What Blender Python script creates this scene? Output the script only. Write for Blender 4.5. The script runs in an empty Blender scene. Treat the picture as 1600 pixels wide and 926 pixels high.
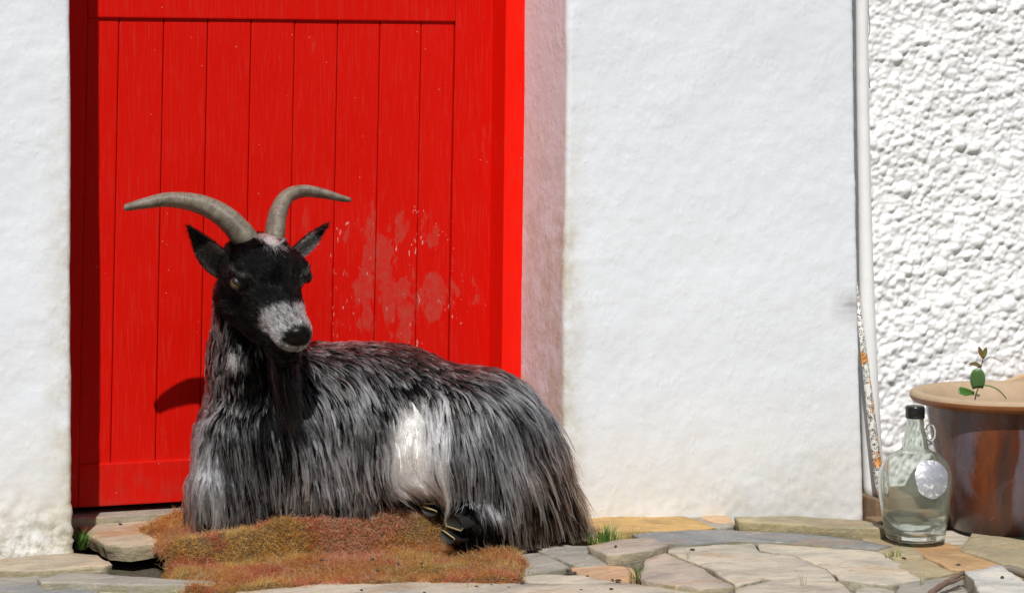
import bpy, bmesh, math, random
import numpy as np
from mathutils import Vector, Matrix

# ------------------------------------------------------------------ camera, world, sun
scn = bpy.context.scene
YAW = math.radians(20.0); CH = 0.80; FPX = 3750.0; HOR = 155.0
SY, CY = math.sin(YAW), math.cos(YAW)
cam_d = bpy.data.cameras.new('camera'); cam = bpy.data.objects.new('camera', cam_d)
scn.collection.objects.link(cam); scn.camera = cam
cam.location = (0, 0, CH); cam.rotation_euler = (math.pi/2, 0, -YAW)
cam_d.sensor_width = 36; cam_d.lens = 36*FPX/1600; cam_d.shift_y = -(463-HOR)/1600
cam_d.clip_start = 0.05; cam_d.clip_end = 500

SUN = Vector((0.38, 1.0, -1.28)).normalized()          # direction the light travels
world = bpy.data.worlds.new('World'); scn.world = world; world.use_nodes = True
wn = world.node_tree; wn.nodes.clear()
sky = wn.nodes.new('ShaderNodeTexSky'); sky.sky_type = 'NISHITA'; sky.sun_disc = False
sky.sun_elevation = math.asin(-SUN.z); sky.sun_rotation = math.atan2(-SUN.x, -SUN.y)
bg = wn.nodes.new('ShaderNodeBackground'); bg.inputs['Strength'].default_value = 0.05
wo = wn.nodes.new('ShaderNodeOutputWorld')
wn.links.new(sky.outputs[0], bg.inputs[0]); wn.links.new(bg.outputs[0], wo.inputs[0])
sun_d = bpy.data.lights.new('sun', 'SUN'); sun_d.energy = 5.0; sun_d.angle = math.radians(0.53)
sun_d.color = (1.0, 0.98, 0.95)
sun = bpy.data.objects.new('sun', sun_d); scn.collection.objects.link(sun)
sun.rotation_euler = SUN.to_track_quat('-Z', 'Y').to_euler(); sun.location = (-1.5, -2, 6)
scn.view_settings.view_transform = 'Standard'; scn.view_settings.look = 'None'
scn.view_settings.exposure = -0.24; scn.view_settings.gamma = 1.0

scn.cycles.max_bounces = 18; scn.cycles.glossy_bounces = 14; scn.cycles.transmission_bounces = 14

# ------------------------------------------------------------------ helpers
COL = scn.collection
rng = np.random.default_rng(7); random.seed(7)

def px(u, v, Y):                       # photo pixel -> point on the vertical plane at distance Y
    k = (u-800)/FPX; X = Y*(SY+k*CY)/(CY-k*SY)
    d = X*SY+Y*CY
    return Vector((X, Y, CH-(v-HOR)*d/FPX))
def pz(u, v, z):                       # photo pixel -> point at height z
    d = FPX*(CH-z)/(v-HOR); k = (u-800)/FPX
    return Vector((d*SY+k*d*CY, d*CY-k*d*SY, z))
def uv_of(p):                          # points (N,3) -> photo pixels (for describing the coat)
    d = p[:, 0]*SY+p[:, 1]*CY; r = p[:, 0]*CY-p[:, 1]*SY
    return 800+FPX*r/d, HOR+FPX*(CH-p[:, 2])/d
def zground(X, Y=4.4):
    return float(np.interp(X, [.6, 1.0, 1.45, 1.8, 2.1, 2.42, 3.2], [-.058, -.062, -.060, -.045, -.062, -.085, -.09]))-.015*(4.5-Y)
def pg(u, v, dz=0.0):
    z = -.06
    for _ in range(12):
        p = pz(u, v, z); z = zground(p.x, p.y)+dz
    return p

def _hash(ix, iy, iz, seed):
    h = (ix.astype(np.int64)*374761393+iy.astype(np.int64)*668265263+iz.astype(np.int64)*2147483647+seed*1274126177) & 0xffffffff
    h = ((h ^ (h >> 13))*1103515245) & 0xffffffff
    h = ((h ^ (h >> 16))*2246822519) & 0xffffffff
    return ((h ^ (h >> 15)) & 0xffffff)/float(0xffffff)*2-1
def vnoise(P, scale, seed=0):          # value noise, P (...,3)
    Q = np.asarray(P, float)*scale; I = np.floor(Q); f = Q-I; f = f*f*f*(f*(f*6-15)+10); I = I.astype(np.int64)
    out = 0
    for dx in (0, 1):
        wx = f[..., 0] if dx else 1-f[..., 0]
        for dy in (0, 1):
            wy = f[..., 1] if dy else 1-f[..., 1]
            for dz in (0, 1):
                wz = f[..., 2] if dz else 1-f[..., 2]
                out = out+wx*wy*wz*_hash(I[..., 0]+dx, I[..., 1]+dy, I[..., 2]+dz, seed)
    return out
def fbm(P, scale, oct=3, seed=0):
    s = 0; a = 1.0
    for o in range(oct):
        s = s+a*vnoise(P, scale*2.03**o, seed+o*17); a *= .5
    return s
def sstep(a, b, x):
    t = np.clip((x-a)/(b-a), 0, 1); return t*t*(3-2*t)

def link(name, data, parent=None):
    o = bpy.data.objects.new(name, data); COL.objects.link(o)
    if parent is not None: o.parent = parent
    return o
def mesh_obj(name, verts, faces, mat=None, parent=None, smooth=True):
    me = bpy.data.meshes.new(name); me.from_pydata([tuple(map(float, v)) for v in verts], [], [tuple(map(int, f)) for f in faces]); me.update()
    if smooth and len(me.polygons): me.polygons.foreach_set('use_smooth', [True]*len(me.polygons))
    if mat: me.materials.append(mat)
    return link(name, me, parent)
def tag(o, label, cat, group=None):
    o['label'] = label; o['category'] = cat
    if group: o['group'] = group
    return o
def empty(name, loc, label=None, cat=None, group=None):
    o = link(name, None); o.location = loc; o.empty_display_size = .05
    if label: tag(o, label, cat, group)
    return o
def child(o, root):                    # keep world placement under a root Empty that only has a location
    o.parent = root; o.matrix_parent_inverse = Matrix.Translation(root.location).inverted(); return o
def grid_faces(n, m, wrap=False):
    F = []
    for i in range(n-1):
        for j in range(m if wrap else m-1):
            j2 = (j+1) % m
            F.append((i*m+j, i*m+j2, (i+1)*m+j2, (i+1)*m+j))
    return F
def tube(path, radii, n=12, flat=1.0, up=(0, 0, 1), caps=True, mod=None):
    path = [Vector(p) for p in path]; V = []; N = len(path)
    ref = Vector(up)
    for i, p in enumerate(path):
        t = (path[min(i+1, N-1)]-path[max(i-1, 0)]).normalized()
        a = ref-t*ref.dot(t)
        if a.length < 1e-4: a = Vector((1, 0, 0))-t*t.x
        a.normalize(); b = t.cross(a); ref = a
        for k in range(n):
            th = 2*math.pi*k/n; r = radii[i]*(mod(i, th) if mod else 1)
            V.append(p+a*math.cos(th)*r+b*math.sin(th)*r*flat)
    F = grid_faces(N, n, True)
    if caps:
        F.append(tuple(range(n))[::-1]); F.append(tuple(range((N-1)*n, N*n)))
    return V, F
def catmull(P, n):
    P = [Vector(p) for p in P]; Q = [2*P[0]-P[1]]+P+[2*P[-1]-P[-2]]; out = []
    for s in range(n):
        x = s/(n-1)*(len(P)-1); i = min(int(x), len(P)-2); t = x-i
        a, b, c, d = Q[i:i+4]
        out.append(.5*((2*b)+(c-a)*t+(2*a-5*b+4*c-d)*t*t+(3*b-a-3*c+d)*t**3))
    return out
def lathe(prof, n=48, center=(0, 0, 0)):
    V = []
    for (r, z) in prof:
        for k in range(n):
            th = 2*math.pi*k/n; V.append((center[0]+r*math.cos(th), center[1]+r*math.sin(th), center[2]+z))
    return V, grid_faces(len(prof), n, True)
def box_bevel(x0, x1, y0, y1, z0, z1, b=.002):
    bm = bmesh.new(); bmesh.ops.create_cube(bm, size=1)
    for v in bm.verts:
        v.co = Vector(((x0+x1)/2+v.co.x*(x1-x0), (y0+y1)/2+v.co.y*(y1-y0), (z0+z1)/2+v.co.z*(z1-z0)))
    bmesh.ops.bevel(bm, geom=list(bm.edges), offset=b, segments=2, affect='EDGES', profile=.6)
    return bm
def bm_obj(name, bm, mat, parent=None, smooth=False):
    me = bpy.data.meshes.new(name); bm.to_mesh(me); bm.free(); me.materials.append(mat)
    if smooth: me.polygons.foreach_set('use_smooth', [True]*len(me.polygons))
    return link(name, me, parent)

# ------------------------------------------------------------------ materials
class NT:
    def __init__(s, name):
        s.m = bpy.data.materials.new(name); s.m.use_nodes = True; s.t = s.m.node_tree; s.t.nodes.clear()
        s.out = s.n('ShaderNodeOutputMaterial')
    def n(s, typ, **kw):
        x = s.t.nodes.new(typ)
        for k, v in kw.items(): setattr(x, k, v)
        return x
    def l(s, a, b): s.t.links.new(a, b)
    def set(s, sock, v):
        if hasattr(v, 'is_output') or isinstance(v, bpy.types.NodeSocket): s.l(v, sock)
        elif isinstance(v, (tuple, list)) and len(v) == 3 and sock.type == 'RGBA': sock.default_value = (*v, 1)
        else: sock.default_value = v
    def coord(s, scale=(1, 1, 1), kind='geo', loc=(0, 0, 0)):
        if kind == 'geo': src = s.n('ShaderNodeNewGeometry').outputs['Position']
        else: src = s.n('ShaderNodeTexCoord').outputs['Object']
        mp = s.n('ShaderNodeMapping'); mp.inputs['Scale'].default_value = scale; mp.inputs['Location'].default_value = loc
        s.l(src, mp.inputs[0]); return mp.outputs[0]
    def noise(s, vec, scale, detail=4, rough=.55, dist=0):
        x = s.n('ShaderNodeTexNoise'); s.l(vec, x.inputs['Vector']); x.inputs['Scale'].default_value = scale
        x.inputs['Detail'].default_value = detail; x.inputs['Roughness'].default_value = rough; x.inputs['Distortion'].default_value = dist
        return x.outputs['Fac']
    def vor(s, vec, scale, feat='F1', out='Distance'):
        x = s.n('ShaderNodeTexVoronoi', feature=feat); s.l(vec, x.inputs['Vector']); x.inputs['Scale'].default_value = scale
        return x.outputs[out]
    def ramp(s, fac, stops):
        r = s.n('ShaderNodeValToRGB'); s.l(fac, r.inputs[0]); e = r.color_ramp.elements
        while len(e) < len(stops): e.new(.5)
        for el, (p, c) in zip(e, stops):
            el.position = p; el.color = (c, c, c, 1) if isinstance(c, (int, float)) else (*c, 1)
        return r.outputs[0]
    def mix(s, f, a, b, mode='MIX'):
        x = s.n('ShaderNodeMix', data_type='RGBA', blend_type=mode)
        s.set(x.inputs[0], f); s.set(x.inputs[6], a); s.set(x.inputs[7], b); return x.outputs[2]
    def math(s, op, a, b=0.0, clamp=False):
        x = s.n('ShaderNodeMath', operation=op); x.use_clamp = clamp; s.set(x.inputs[0], a); s.set(x.inputs[1], b); return x.outputs[0]
    def mr(s, v, a, b, c=0.0, d=1.0):
        x = s.n('ShaderNodeMapRange'); s.set(x.inputs[0], v)
        for i, k in enumerate((a, b, c, d)): x.inputs[1+i].default_value = k
        return x.outputs[0]
    def xyz(s, vec=None):
        x = s.n('ShaderNodeSeparateXYZ'); s.l(vec if vec is not None else s.n('ShaderNodeNewGeometry').outputs['Position'], x.inputs[0]); return x.outputs
    def bump(s, h, strength=.5, dist=.003, nrm=None):
        b = s.n('ShaderNodeBump'); b.inputs['Strength'].default_value = strength; b.inputs['Distance'].default_value = dist
        s.l(h, b.inputs['Height'])
        if nrm is not None: s.l(nrm, b.inputs['Normal'])
        return b.outputs[0]
    def bsdf(s, color, rough=.6, normal=None, **kw):
        b = s.n('ShaderNodeBsdfPrincipled'); s.set(b.inputs['Base Color'], color); s.set(b.inputs['Roughness'], rough)
        if normal is not None: s.l(normal, b.inputs['Normal'])
        for k, v in kw.items(): s.set(b.inputs[k], v)
        s.l(b.outputs[0], s.out.inputs['Surface']); s.b = b; return s.m

def m_plain(name, col, rough=.6, var=.15, scale=40, bump=.2, bd=.001, **kw):
    t = NT(name); c = t.coord(); n = t.noise(c, scale)
    colr = t.mix(n, tuple(x*(1-var) for x in col), tuple(min(1, x*(1+var)) for x in col))
    return t.bsdf(colr, rough, t.bump(n, bump, bd), **kw)

def m_plaster(name):
    t = NT(name); c = t.coord()
    X, Y, Z = t.xyz()
    n1 = t.noise(c, 9, 5); n2 = t.noise(c, 70, 4, .6); n3 = t.noise(t.coord((1, 1, .35)), 160, 3, .6)
    base = t.mix(n1, (.752, .777, .81), (.80, .82, .845))
    # grime with its own shape: at the foot and along the corners of the doorway
    foot = t.mr(Z, .24, -.06); foot = t.math('MULTIPLY', foot, t.ramp(t.noise(c, 14, 5, .65), [(.25, .25), (.68, 1.0)]))
    base = t.mix(t.math('MULTIPLY', foot, t.mr(X, 1.25, 1.0, .7, 1.0)), base, (.66, .60, .475))
    d1 = t.math('ABSOLUTE', t.math('SUBTRACT', X, .757)); d2 = t.math('ABSOLUTE', t.math('SUBTRACT', X, 1.752))
    dmin = t.math('MINIMUM', d1, d2)
    edge = t.math('MULTIPLY', t.mr(dmin, .055, .0), t.ramp(t.noise(c, 22, 6, .7), [(.36, 0.0), (.66, 1.0)]))
    edge = t.math('MULTIPLY', edge, t.mr(Z, .95, .45))
    base = t.mix(t.math('MULTIPLY', edge, .95), base, (.52, .46, .32))
    spots = t.ramp(t.vor(c, 26), [(.0, 1.0), (.035, 1.0), (.06, 0.0)])
    spots = t.math('MULTIPLY', spots, t.ramp(t.noise(c, 3.1, 2), [(.55, 0.0), (.62, 1.0)]))
    base = t.mix(t.math('MULTIPLY', spots, .45), base, (.42, .33, .20))
    lich = t.math('MULTIPLY', t.math('MULTIPLY', t.mr(X, 1.25, 1.0, .12, 1.0), t.mr(Z, .07, -.05)), t.ramp(t.noise(c, 75, 6, .75), [(.46, 0.0), (.58, 1.0)]))
    base = t.mix(t.math('MULTIPLY', lich, .75), base, (.33, .30, .20))
    # dark smudge rubbed onto the corner of the pier
    sx = t.mr(t.math('ABSOLUTE', t.math('SUBTRACT', X, 2.40)), .055, 0.0); sz = t.mr(t.math('ABSOLUTE', t.math('SUBTRACT', Z, .365)), .045, 0.0)
    sm = t.math('MULTIPLY', t.math('MULTIPLY', sx, sz), t.ramp(t.noise(t.coord((.4, 1, 2.2)), 40, 4, .7), [(.3, .2), (.65, 1.0)]))
    base = t.mix(t.math('MULTIPLY', sm, 1.1, True), base, (.40, .39, .40))
    # red paint wiped on the reveal
    rx = t.math('MULTIPLY', t.mr(t.math('ABSOLUTE', t.math('SUBTRACT', Z, .52)), .16, 0.0), t.ramp(t.noise(t.coord((1, 1, .3)), 45, 4, .7), [(.6, 0.0), (.74, 1.0)]))
    rx = t.math('MULTIPLY', rx, t.math('MULTIPLY', t.math('GREATER_THAN', Y, 4.53), t.math('GREATER_THAN', X, 1.5)))
    base = t.mix(t.math('MULTIPLY', rx, .15), base, (.7, .25, .25))
    n4 = t.noise(t.coord((1, 1, .3)), 95, 3, .6); amp_ = t.ramp(t.noise(c, 8, 4, .6), [(.35, .35), (.65, 1.0)])
    h = t.math('MULTIPLY', amp_, t.math('ADD', t.math('MULTIPLY', n2, .6), t.math('ADD', t.math('MULTIPLY', n4, .35), t.math('MULTIPLY', n3, .15))))
    blobs = t.math('MULTIPLY', t.ramp(t.vor(t.coord((1, 1, .7)), 75), [(.0, 1.0), (.3, .35), (.55, 0.0)]), t.ramp(t.noise(c, 19, 4, .6), [(.45, 0.0), (.6, 1.0)]))
    h = t.math('ADD', h, t.math('MULTIPLY', blobs, .30))
    return t.bsdf(base, .5, t.bump(h, .6, .0030))
def m_roughcast():
    t = NT('roughcast_paint'); c = t.coord(); n = t.noise(c, 11, 5)
    base = t.mix(n, (.82, .815, .80), (.875, .87, .86))
    st = t.ramp(t.noise(c, 34, 4, .65), [(.66, 0.0), (.76, 1.0)])
    base = t.mix(t.math('MULTIPLY', st, .35), base, (.62, .54, .42))
    return t.bsdf(base, .55, t.bump(t.noise(c, 220, 3), .35, .0012))

def m_red(name, col, worn=True, shearx=0.0):
    t = NT(name); X, Y, Z = t.xyz(); c = t.coord(); cg = t.coord((1, 1, .12)); cs = t.coord((1, 1, .05))
    n = t.noise(c, 5, 4); fine = t.noise(cg, 260, 3, .6)
    base = t.mix(n, tuple(x*.93 for x in col), tuple(min(1, x*1.06) for x in col))
    base = t.mix(t.math('MULTIPLY', t.ramp(t.noise(cs, 240, 4, .7), [(.50, 0.0), (.8, 1.0)]), .5), base, (.52, .045, .03))
    if worn:
        # an area where the top coat has come off in flakes
        ex = t.math('DIVIDE', t.math('SUBTRACT', X, 1.485), .15); ez = t.math('DIVIDE', t.math('SUBTRACT', Z, .42), .17)
        r = t.math('SQRT', t.math('ADD', t.math('POWER', t.math('ABSOLUTE', ex), 2.0), t.math('POWER', t.math('ABSOLUTE', ez), 2.0)))
        w = t.mr(r, 1.25, .1)
        fl = t.noise(t.coord((1.5, 1, .62)), 21, 5, .55, .3)
        patch = t.ramp(t.math('ADD', fl, t.math('MULTIPLY', w, .36)), [(.715, 0.0), (.75, 1.0)])
        patch = t.math('MULTIPLY', patch, t.math('GREATER_THAN', w, .001))
        base = t.mix(t.math('MULTIPLY', patch, t.mr(t.noise(c, 60, 4, .7), .35, .65, .25, .75)), base, (.44, .060, .042))
        sc = t.noise(t.coord((1.6, 1, .55)), 9, 5, .6)
        base = t.mix(t.math('MULTIPLY', t.ramp(sc, [(.66, 0.0), (.70, 1.0)]), .25), base, (.5, .07, .045))
        ch = t.ramp(t.noise(t.coord((1.4, 1, .45)), 120, 4, .6), [(.655, 0.0), (.67, 1.0)])
        ch = t.math('MULTIPLY', ch, t.math('MULTIPLY', t.math('GREATER_THAN', w, .12), t.ramp(t.noise(c, 15, 2), [(.5, 0.0), (.6, 1.0)])))
        base = t.mix(t.math('MULTIPLY', ch, .8), base, (.62, .45, .40))
    dots = t.math('MULTIPLY', t.ramp(t.vor(c, 62), [(.0, 1.0), (.05, 1.0), (.075, 0.0)]), t.ramp(t.noise(c, 23, 2), [(.56, 0.0), (.62, 1.0)]))
    base = t.mix(t.math('MULTIPLY', dots, .6), base, (.70, .45, .40))
    dirt = t.math('MULTIPLY', t.mr(Z, .10, -.02), t.ramp(t.noise(c, 18, 5, .7), [(.38, 0.0), (.7, 1.0)]))
    base = t.mix(t.math('MULTIPLY', dirt, .5), base, (.26, .05, .035))
    h = t.math('ADD', t.math('MULTIPLY', fine, .5), t.math('MULTIPLY', t.noise(c, 30, 3), .8))
    return t.bsdf(base, t.mr(n, .3, .7, .42, .6), t.bump(h, .16, .0015), **{'Specular IOR Level': .10})

def m_stone():
    t = NT('paving_stone'); oi = t.n('ShaderNodeObjectInfo'); c = t.coord()
    off = t.n('ShaderNodeVectorMath', operation='ADD'); t.l(c, off.inputs[0])
    cmb = t.n('ShaderNodeCombineXYZ'); rr = t.math('MULTIPLY', oi.outputs['Random'], 37.0); t.l(rr, cmb.inputs[0]); t.l(rr, cmb.inputs[1]); t.l(cmb.outputs[0], off.inputs[1])
    p = off.outputs[0]
    mp = t.n('ShaderNodeMapping'); mp.inputs['Scale'].default_value = (1, 1.6, 3.0); t.l(p, mp.inputs[0]); ps = mp.outputs[0]
    mp2 = t.n('ShaderNodeMapping'); mp2.inputs['Scale'].default_value = (.35, 1.5, 2.0); mp2.inputs['Rotation'].default_value = (0, 0, .3); t.l(p, mp2.inputs[0])
    n1 = t.noise(ps, 7, 6, .6, .4); n2 = t.noise(p, 46, 5, .7); n3 = t.noise(p, 190, 3, .7)
    col = t.mix(1.0, oi.outputs['Color'], t.ramp(n1, [(.25, (.58, .58, .60)), (.5, (.97, .97, .97)), (.78, (1.30, 1.24, 1.12))]), 'MULTIPLY')
    rust = t.ramp(t.noise(ps, 5.3, 5, .6, .6), [(.56, 0.0), (.70, 1.0)])
    col = t.mix(t.math('MULTIPLY', rust, .55), col, (.40, .19, .06))
    lich = t.ramp(n2, [(.60, 0.0), (.70, 1.0)]); col = t.mix(t.math('MULTIPLY', lich, .38), col, (.58, .54, .45))
    drk = t.ramp(n2, [(.28, 1.0), (.40, 0.0)]); col = t.mix(t.math('MULTIPLY', drk, .5), col, (.12, .105, .08))
    # green-brown growth on the broken sides
    nz = t.xyz(t.n('ShaderNodeNewGeometry').outputs['True Normal'])[2]
    side = t.math('MULTIPLY', t.mr(nz, .75, .35), t.ramp(t.noise(p, 38, 4, .7), [(.38, 0.25), (.62, 1.0)]))
    col = t.mix(t.math('MULTIPLY', side, .7), col, (.20, .18, .075))
    ly = t.noise(mp2.outputs[0], 60, 4, .7, .3); col = t.mix(t.math('MULTIPLY', t.ramp(ly, [(.36, 1.0), (.46, 0.0)]), .45), col, (.17, .15, .125)); col = t.mix(t.math('MULTIPLY', t.ramp(ly, [(.58, 0.0), (.68, 1.0)]), .4), col, (.62, .58, .50))
    h = t.math('ADD', t.math('ADD', t.math('MULTIPLY', n1, .35), t.math('MULTIPLY', n2, .7)), t.math('ADD', t.math('MULTIPLY', n3, .45), t.math('MULTIPLY', ly, .7)))
    col = t.mix(1.0, col, (1.03, 1.0, .96), 'MULTIPLY')
    return t.bsdf(col, .8, t.bump(h, .9, .0042))
def m_earth():
    t = NT('earth'); c = t.coord(); n = t.noise(c, 60, 6, .7); n1 = t.noise(c, 6, 4)
    col = t.mix(n, (.035, .028, .018), (.15, .12, .075)); col = t.mix(t.ramp(n1, [(.5, 0.0), (.68, .7)]), col, (.06, .075, .022))
    pe = t.ramp(t.vor(c, 120), [(.0, 1.0), (.22, 1.0), (.34, 0.0)]); col = t.mix(t.math('MULTIPLY', pe, t.ramp(t.noise(c, 30, 2), [(.5, 0.0), (.6, .8)])), col, (.28, .25, .19))
    return t.bsdf(col, .95, t.bump(t.math('ADD', n, pe), 1.0, .008))
def m_fibre(name, attr, rough=.3, rrough=.35, coat=0.0, ior=1.55):
    t = NT(name); a = t.n('ShaderNodeAttribute', attribute_name=attr)
    h = t.n('ShaderNodeBsdfHairPrincipled'); h.parametrization = 'COLOR'
    t.l(a.outputs['Color'], h.inputs['Color'])
    h.inputs['Roughness'].default_value = rough; h.inputs['Radial Roughness'].default_value = rrough
    if isinstance(ior, tuple): t.l(t.mr(a.outputs['Color'], .012, .22, *ior), h.inputs['IOR'])
    else: h.inputs['IOR'].default_value = ior
    h.inputs['Random Roughness'].default_value = .1
    if 'Coat' in h.inputs: h.inputs['Coat'].default_value = coat
    t.l(h.outputs[0], t.out.inputs['Surface']); return t.m
def m_attr(name, attr, rough=.6, **kw):
    t = NT(name); a = t.n('ShaderNodeAttribute', attribute_name=attr)
    return t.bsdf(a.outputs['Color'], rough, t.bump(t.noise(t.coord(), 300, 3), .3, .001), **kw)

PLASTER = m_plaster('whitewash'); STONE = m_stone(); EARTH = m_earth()
RED = m_red('red_door_paint', (.585, .0045, .0008)); RED2 = m_red('red_frame_paint', (.83, .008, .0015), worn=False)

# ------------------------------------------------------------------ ground
xs = np.unique(np.concatenate([[-60, -30, -12, -6, -3, -1.5, -.5], np.arange(.2, 3.6, .03), [4.2, 5, 7, 12, 30, 60]]))
ys = np.unique(np.concatenate([[-60, -30, -12, -6, -2, 0, 1.5, 2.5], np.arange(3.2, 5.0, .03), [5.5, 7, 12, 30, 60]]))
GX, GY = np.meshgrid(xs, ys, indexing='ij')
GZ = np.array([[zground(x, min(max(y, 3.0), 4.6)) for y in ys] for x in xs])-.030
GP = np.stack([GX, GY, GZ*0], -1); GZ = GZ+.006*fbm(GP, 9, 3, 3)
g = mesh_obj('ground', np.stack([GX, GY, GZ], -1).reshape(-1, 3), grid_faces(len(xs), len(ys)), EARTH); g['kind'] = 'structure'

pave = link('pavement', None); pave['kind'] = 'structure'
def stone(outline, color, dz=0.0, th=.05, name='paving_stone', parent=pave, z=None, rough=.0014, bev=.0028, world=False, tilt=(0, 0)):
    P = [Vector(p) for p in outline] if world else [pz(u, v, z) if z is not None else pg(u, v, dz) for (u, v) in outline]
    Q = []
    for i in range(len(P)):
        a, b = P[i], P[(i+1) % len(P)]; n = max(1, int((b-a).length/.016))
        for k in range(n): Q.append(a.lerp(b, k/n))
    Q = np.array([tuple(q) for q in Q]); N = len(Q); cen = Q.mean(0)
    sd = int(abs(cen[0]*977+cen[1]*3571)*10) % 9999
    d = Q-cen; rad = np.linalg.norm(d[:, :2], axis=1, keepdims=True)+1e-6
    jit = fbm(Q, 38, 3, sd)[:, None]*.0024+.0046
    Q = Q+d/rad*np.array([1, 1, 0])*jit
    rings = []; inset = lambda s: cen+(Q-cen)*(1-np.clip(s/rad, 0, .9))
    botm = inset(.006*(1+.8*vnoise(Q, 30, sd+5)[:, None])); botm[:, 2] = Q[:, 2]-th; rings.append(botm)
    mid = inset(.002+.006*np.abs(vnoise(Q, 45, sd+9)[:, None])); mid[:, 2] = Q[:, 2]-th*.45; rings.append(mid)
    e = Q.copy(); e[:, 2] -= bev*(1.0+.7*vnoise(Q, 30, sd+2)); rings.append(e)
    e2 = inset(bev*.8); e2[:, 2] -= bev*.28; rings.append(e2)
    for s in (.12, .3, .5, .7, .88): 
        rings.append(cen+(inset(bev*1.3)-cen)*(1-s))
    for r in rings[3:]: r[:, 2] += rough*fbm(np.column_stack([r[:, 0], r[:, 1]*1.5, r[:, 2]*0]), 22, 3, sd+11)
    c = cen.copy(); V = np.vstack(rings+[c[None]]); F = grid_faces(len(rings), N, True); L = (len(rings)-1)*N
    F += [(L+k, L+(k+1) % N, len(V)-1) for k in range(N)]
    o = mesh_obj(name, V, F, STONE, parent); o.color = (*color, 1)
    return o
GREY = (.30, .285, .255); TAN = (.43, .37, .28); PALE = (.47, .43, .36); BLUE = (.215, .225, .235); OCH = (.52, .33, .12); PINK = (.40, .345, .295); PEACH = (.58, .40, .24); OLV = (.35, .30, .19)
S = stone
S([(-60, 872), (0, 871), (105, 863), (150, 866), (172, 880), (158, 884), (60, 888), (-60, 893)], TAN, .012, .05)
S([(-60, 897), (0, 896), (36, 893), (70, 902), (64, 910), (0, 915), (-60, 918)], GREY, .0)
S([(62, 902), (112, 893), (220, 900), (335, 908), (328, 914), (200, 911), (120, 909), (70, 910)], GREY, .012, .05)
S([(-60, 920), (0, 916), (60, 909), (120, 913), (152, 918), (148, 950), (60, 960), (-60, 960)], BLUE, .0)
S([(156, 922), (200, 918), (330, 928), (362, 934), (360, 985), (150, 985)], TAN, -.004)
S([(372, 914), (500, 906), (640, 903), (760, 905), (828, 912), (960, 910), (1060, 914), (1092, 922), (1096, 990), (720, 1000), (366, 990)], PALE, .004)
S([(806, 900), (846, 896), (900, 897), (960, 908), (905, 909), (830, 908)], PALE, .0)
S([(770, 868), (842, 863), (888, 883), (850, 892), (818, 894), (790, 892)], GREY, .0)
S([(800, 845), (922, 852), (966, 872), (958, 880), (900, 882), (850, 861)], GREY, .002)
S([(895, 886), (935, 879), (985, 886), (1004, 902), (960, 905), (905, 895)], (.52, .33, .20), .0)
S([(922, 851), (975, 841), (1018, 838), (1042, 850), (985, 862), (952, 866)], PINK, .020, .05)
S([(840, 806), (930, 802), (985, 805), (1050, 800), (1085, 811), (1116, 823), (1060, 827), (962, 828), (880, 835)], OCH, .004)
S([(1054, 798), (1082, 804), (1146, 819), (1120, 825), (1088, 811)], GREY, .002)
S([(1094, 805), (1132, 803), (1148, 817), (1120, 815)], PEACH, .004)
S([(992, 832), (1120, 826), (1200, 829), (1300, 837), (1388, 851), (1368, 857), (1250, 847), (1160, 843), (1080, 849), (1012, 846)], BLUE, .006)
S([(1150, 806), (1240, 805), (1345, 812), (1390, 821), (1386, 826), (1280, 821), (1160, 813)], OLV, .022, .05)
S([(1184, 847), (1290, 841), (1366, 858), (1405, 880), (1442, 906), (1385, 912), (1312, 903), (1292, 886), (1244, 866), (1192, 859)], PALE, .0, rough=.002)
S([(1038, 858), (1080, 852), (1175, 847), (1186, 861), (1240, 869), (1288, 889), (1304, 904), (1240, 904), (1196, 902), (1152, 912), (1110, 886)], PALE, .0, rough=.002)
S([(1004, 903), (1010, 872), (1040, 863), (1092, 886), (1144, 914), (1090, 917), (1040, 910)], PINK, .014, .05)
S([(1154, 918), (1210, 905), (1310, 907), (1334, 930), (1330, 985), (1140, 985)], PALE, .002)
S([(1100, 930), (1146, 924), (1140, 985), (1102, 985)], GREY, -.01)
S([(1338, 919), (1360, 915), (1396, 922), (1402, 970), (1336, 975)], PALE, .0)
S([(1346, 839), (1382, 836), (1432, 854), (1442, 870), (1400, 871), (1366, 857)], OLV, .002)
S([(1394, 874), (1450, 872), (1488, 893), (1440, 903), (1404, 886)], OLV, .0)
S([(1398, 838), (1470, 846), (1516, 856), (1564, 880), (1510, 890), (1482, 886), (1446, 868), (1425, 850)], (.46, .29, .14), .004)
S([(1504, 858), (1520, 831), (1600, 842), (1680, 850), (1680, 893), (1572, 879)], OLV, .010)
S([(1406, 912), (1500, 896), (1512, 930), (1508, 985), (1400, 985)], GREY, .0)
S([(1568, 884), (1690, 900), (1690, 985), (1516, 985), (1518, 930)], OLV, -.004)
S([(1396, 824), (1420, 822), (1440, 834), (1400, 836)], OLV, .0)
S([(1452, 830), (1490, 828), (1512, 836), (1506, 848), (1468, 846)], PALE, .002)
# generic slabs carrying on towards the viewer
for (ya, yb) in ((990, 1050), (1055, 1130), (1138, 1230)):
    x = -150+rng.uniform(-40, 40)
    while x < 1750:
        w = rng.uniform(130, 280); j = rng.uniform(-10, 10, 8)
        S([(x+5, ya+j[0]), (x+w*.5, ya+j[1]), (x+w-5, ya+j[2]), (x+w-5+j[6], yb+j[3]), (x+w*.5, yb+j[4]), (x+5+j[7], yb+j[5])], random.choice([GREY, TAN, PALE, PINK, OLV]), rng.uniform(-.006, .006))
        x += w

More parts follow.
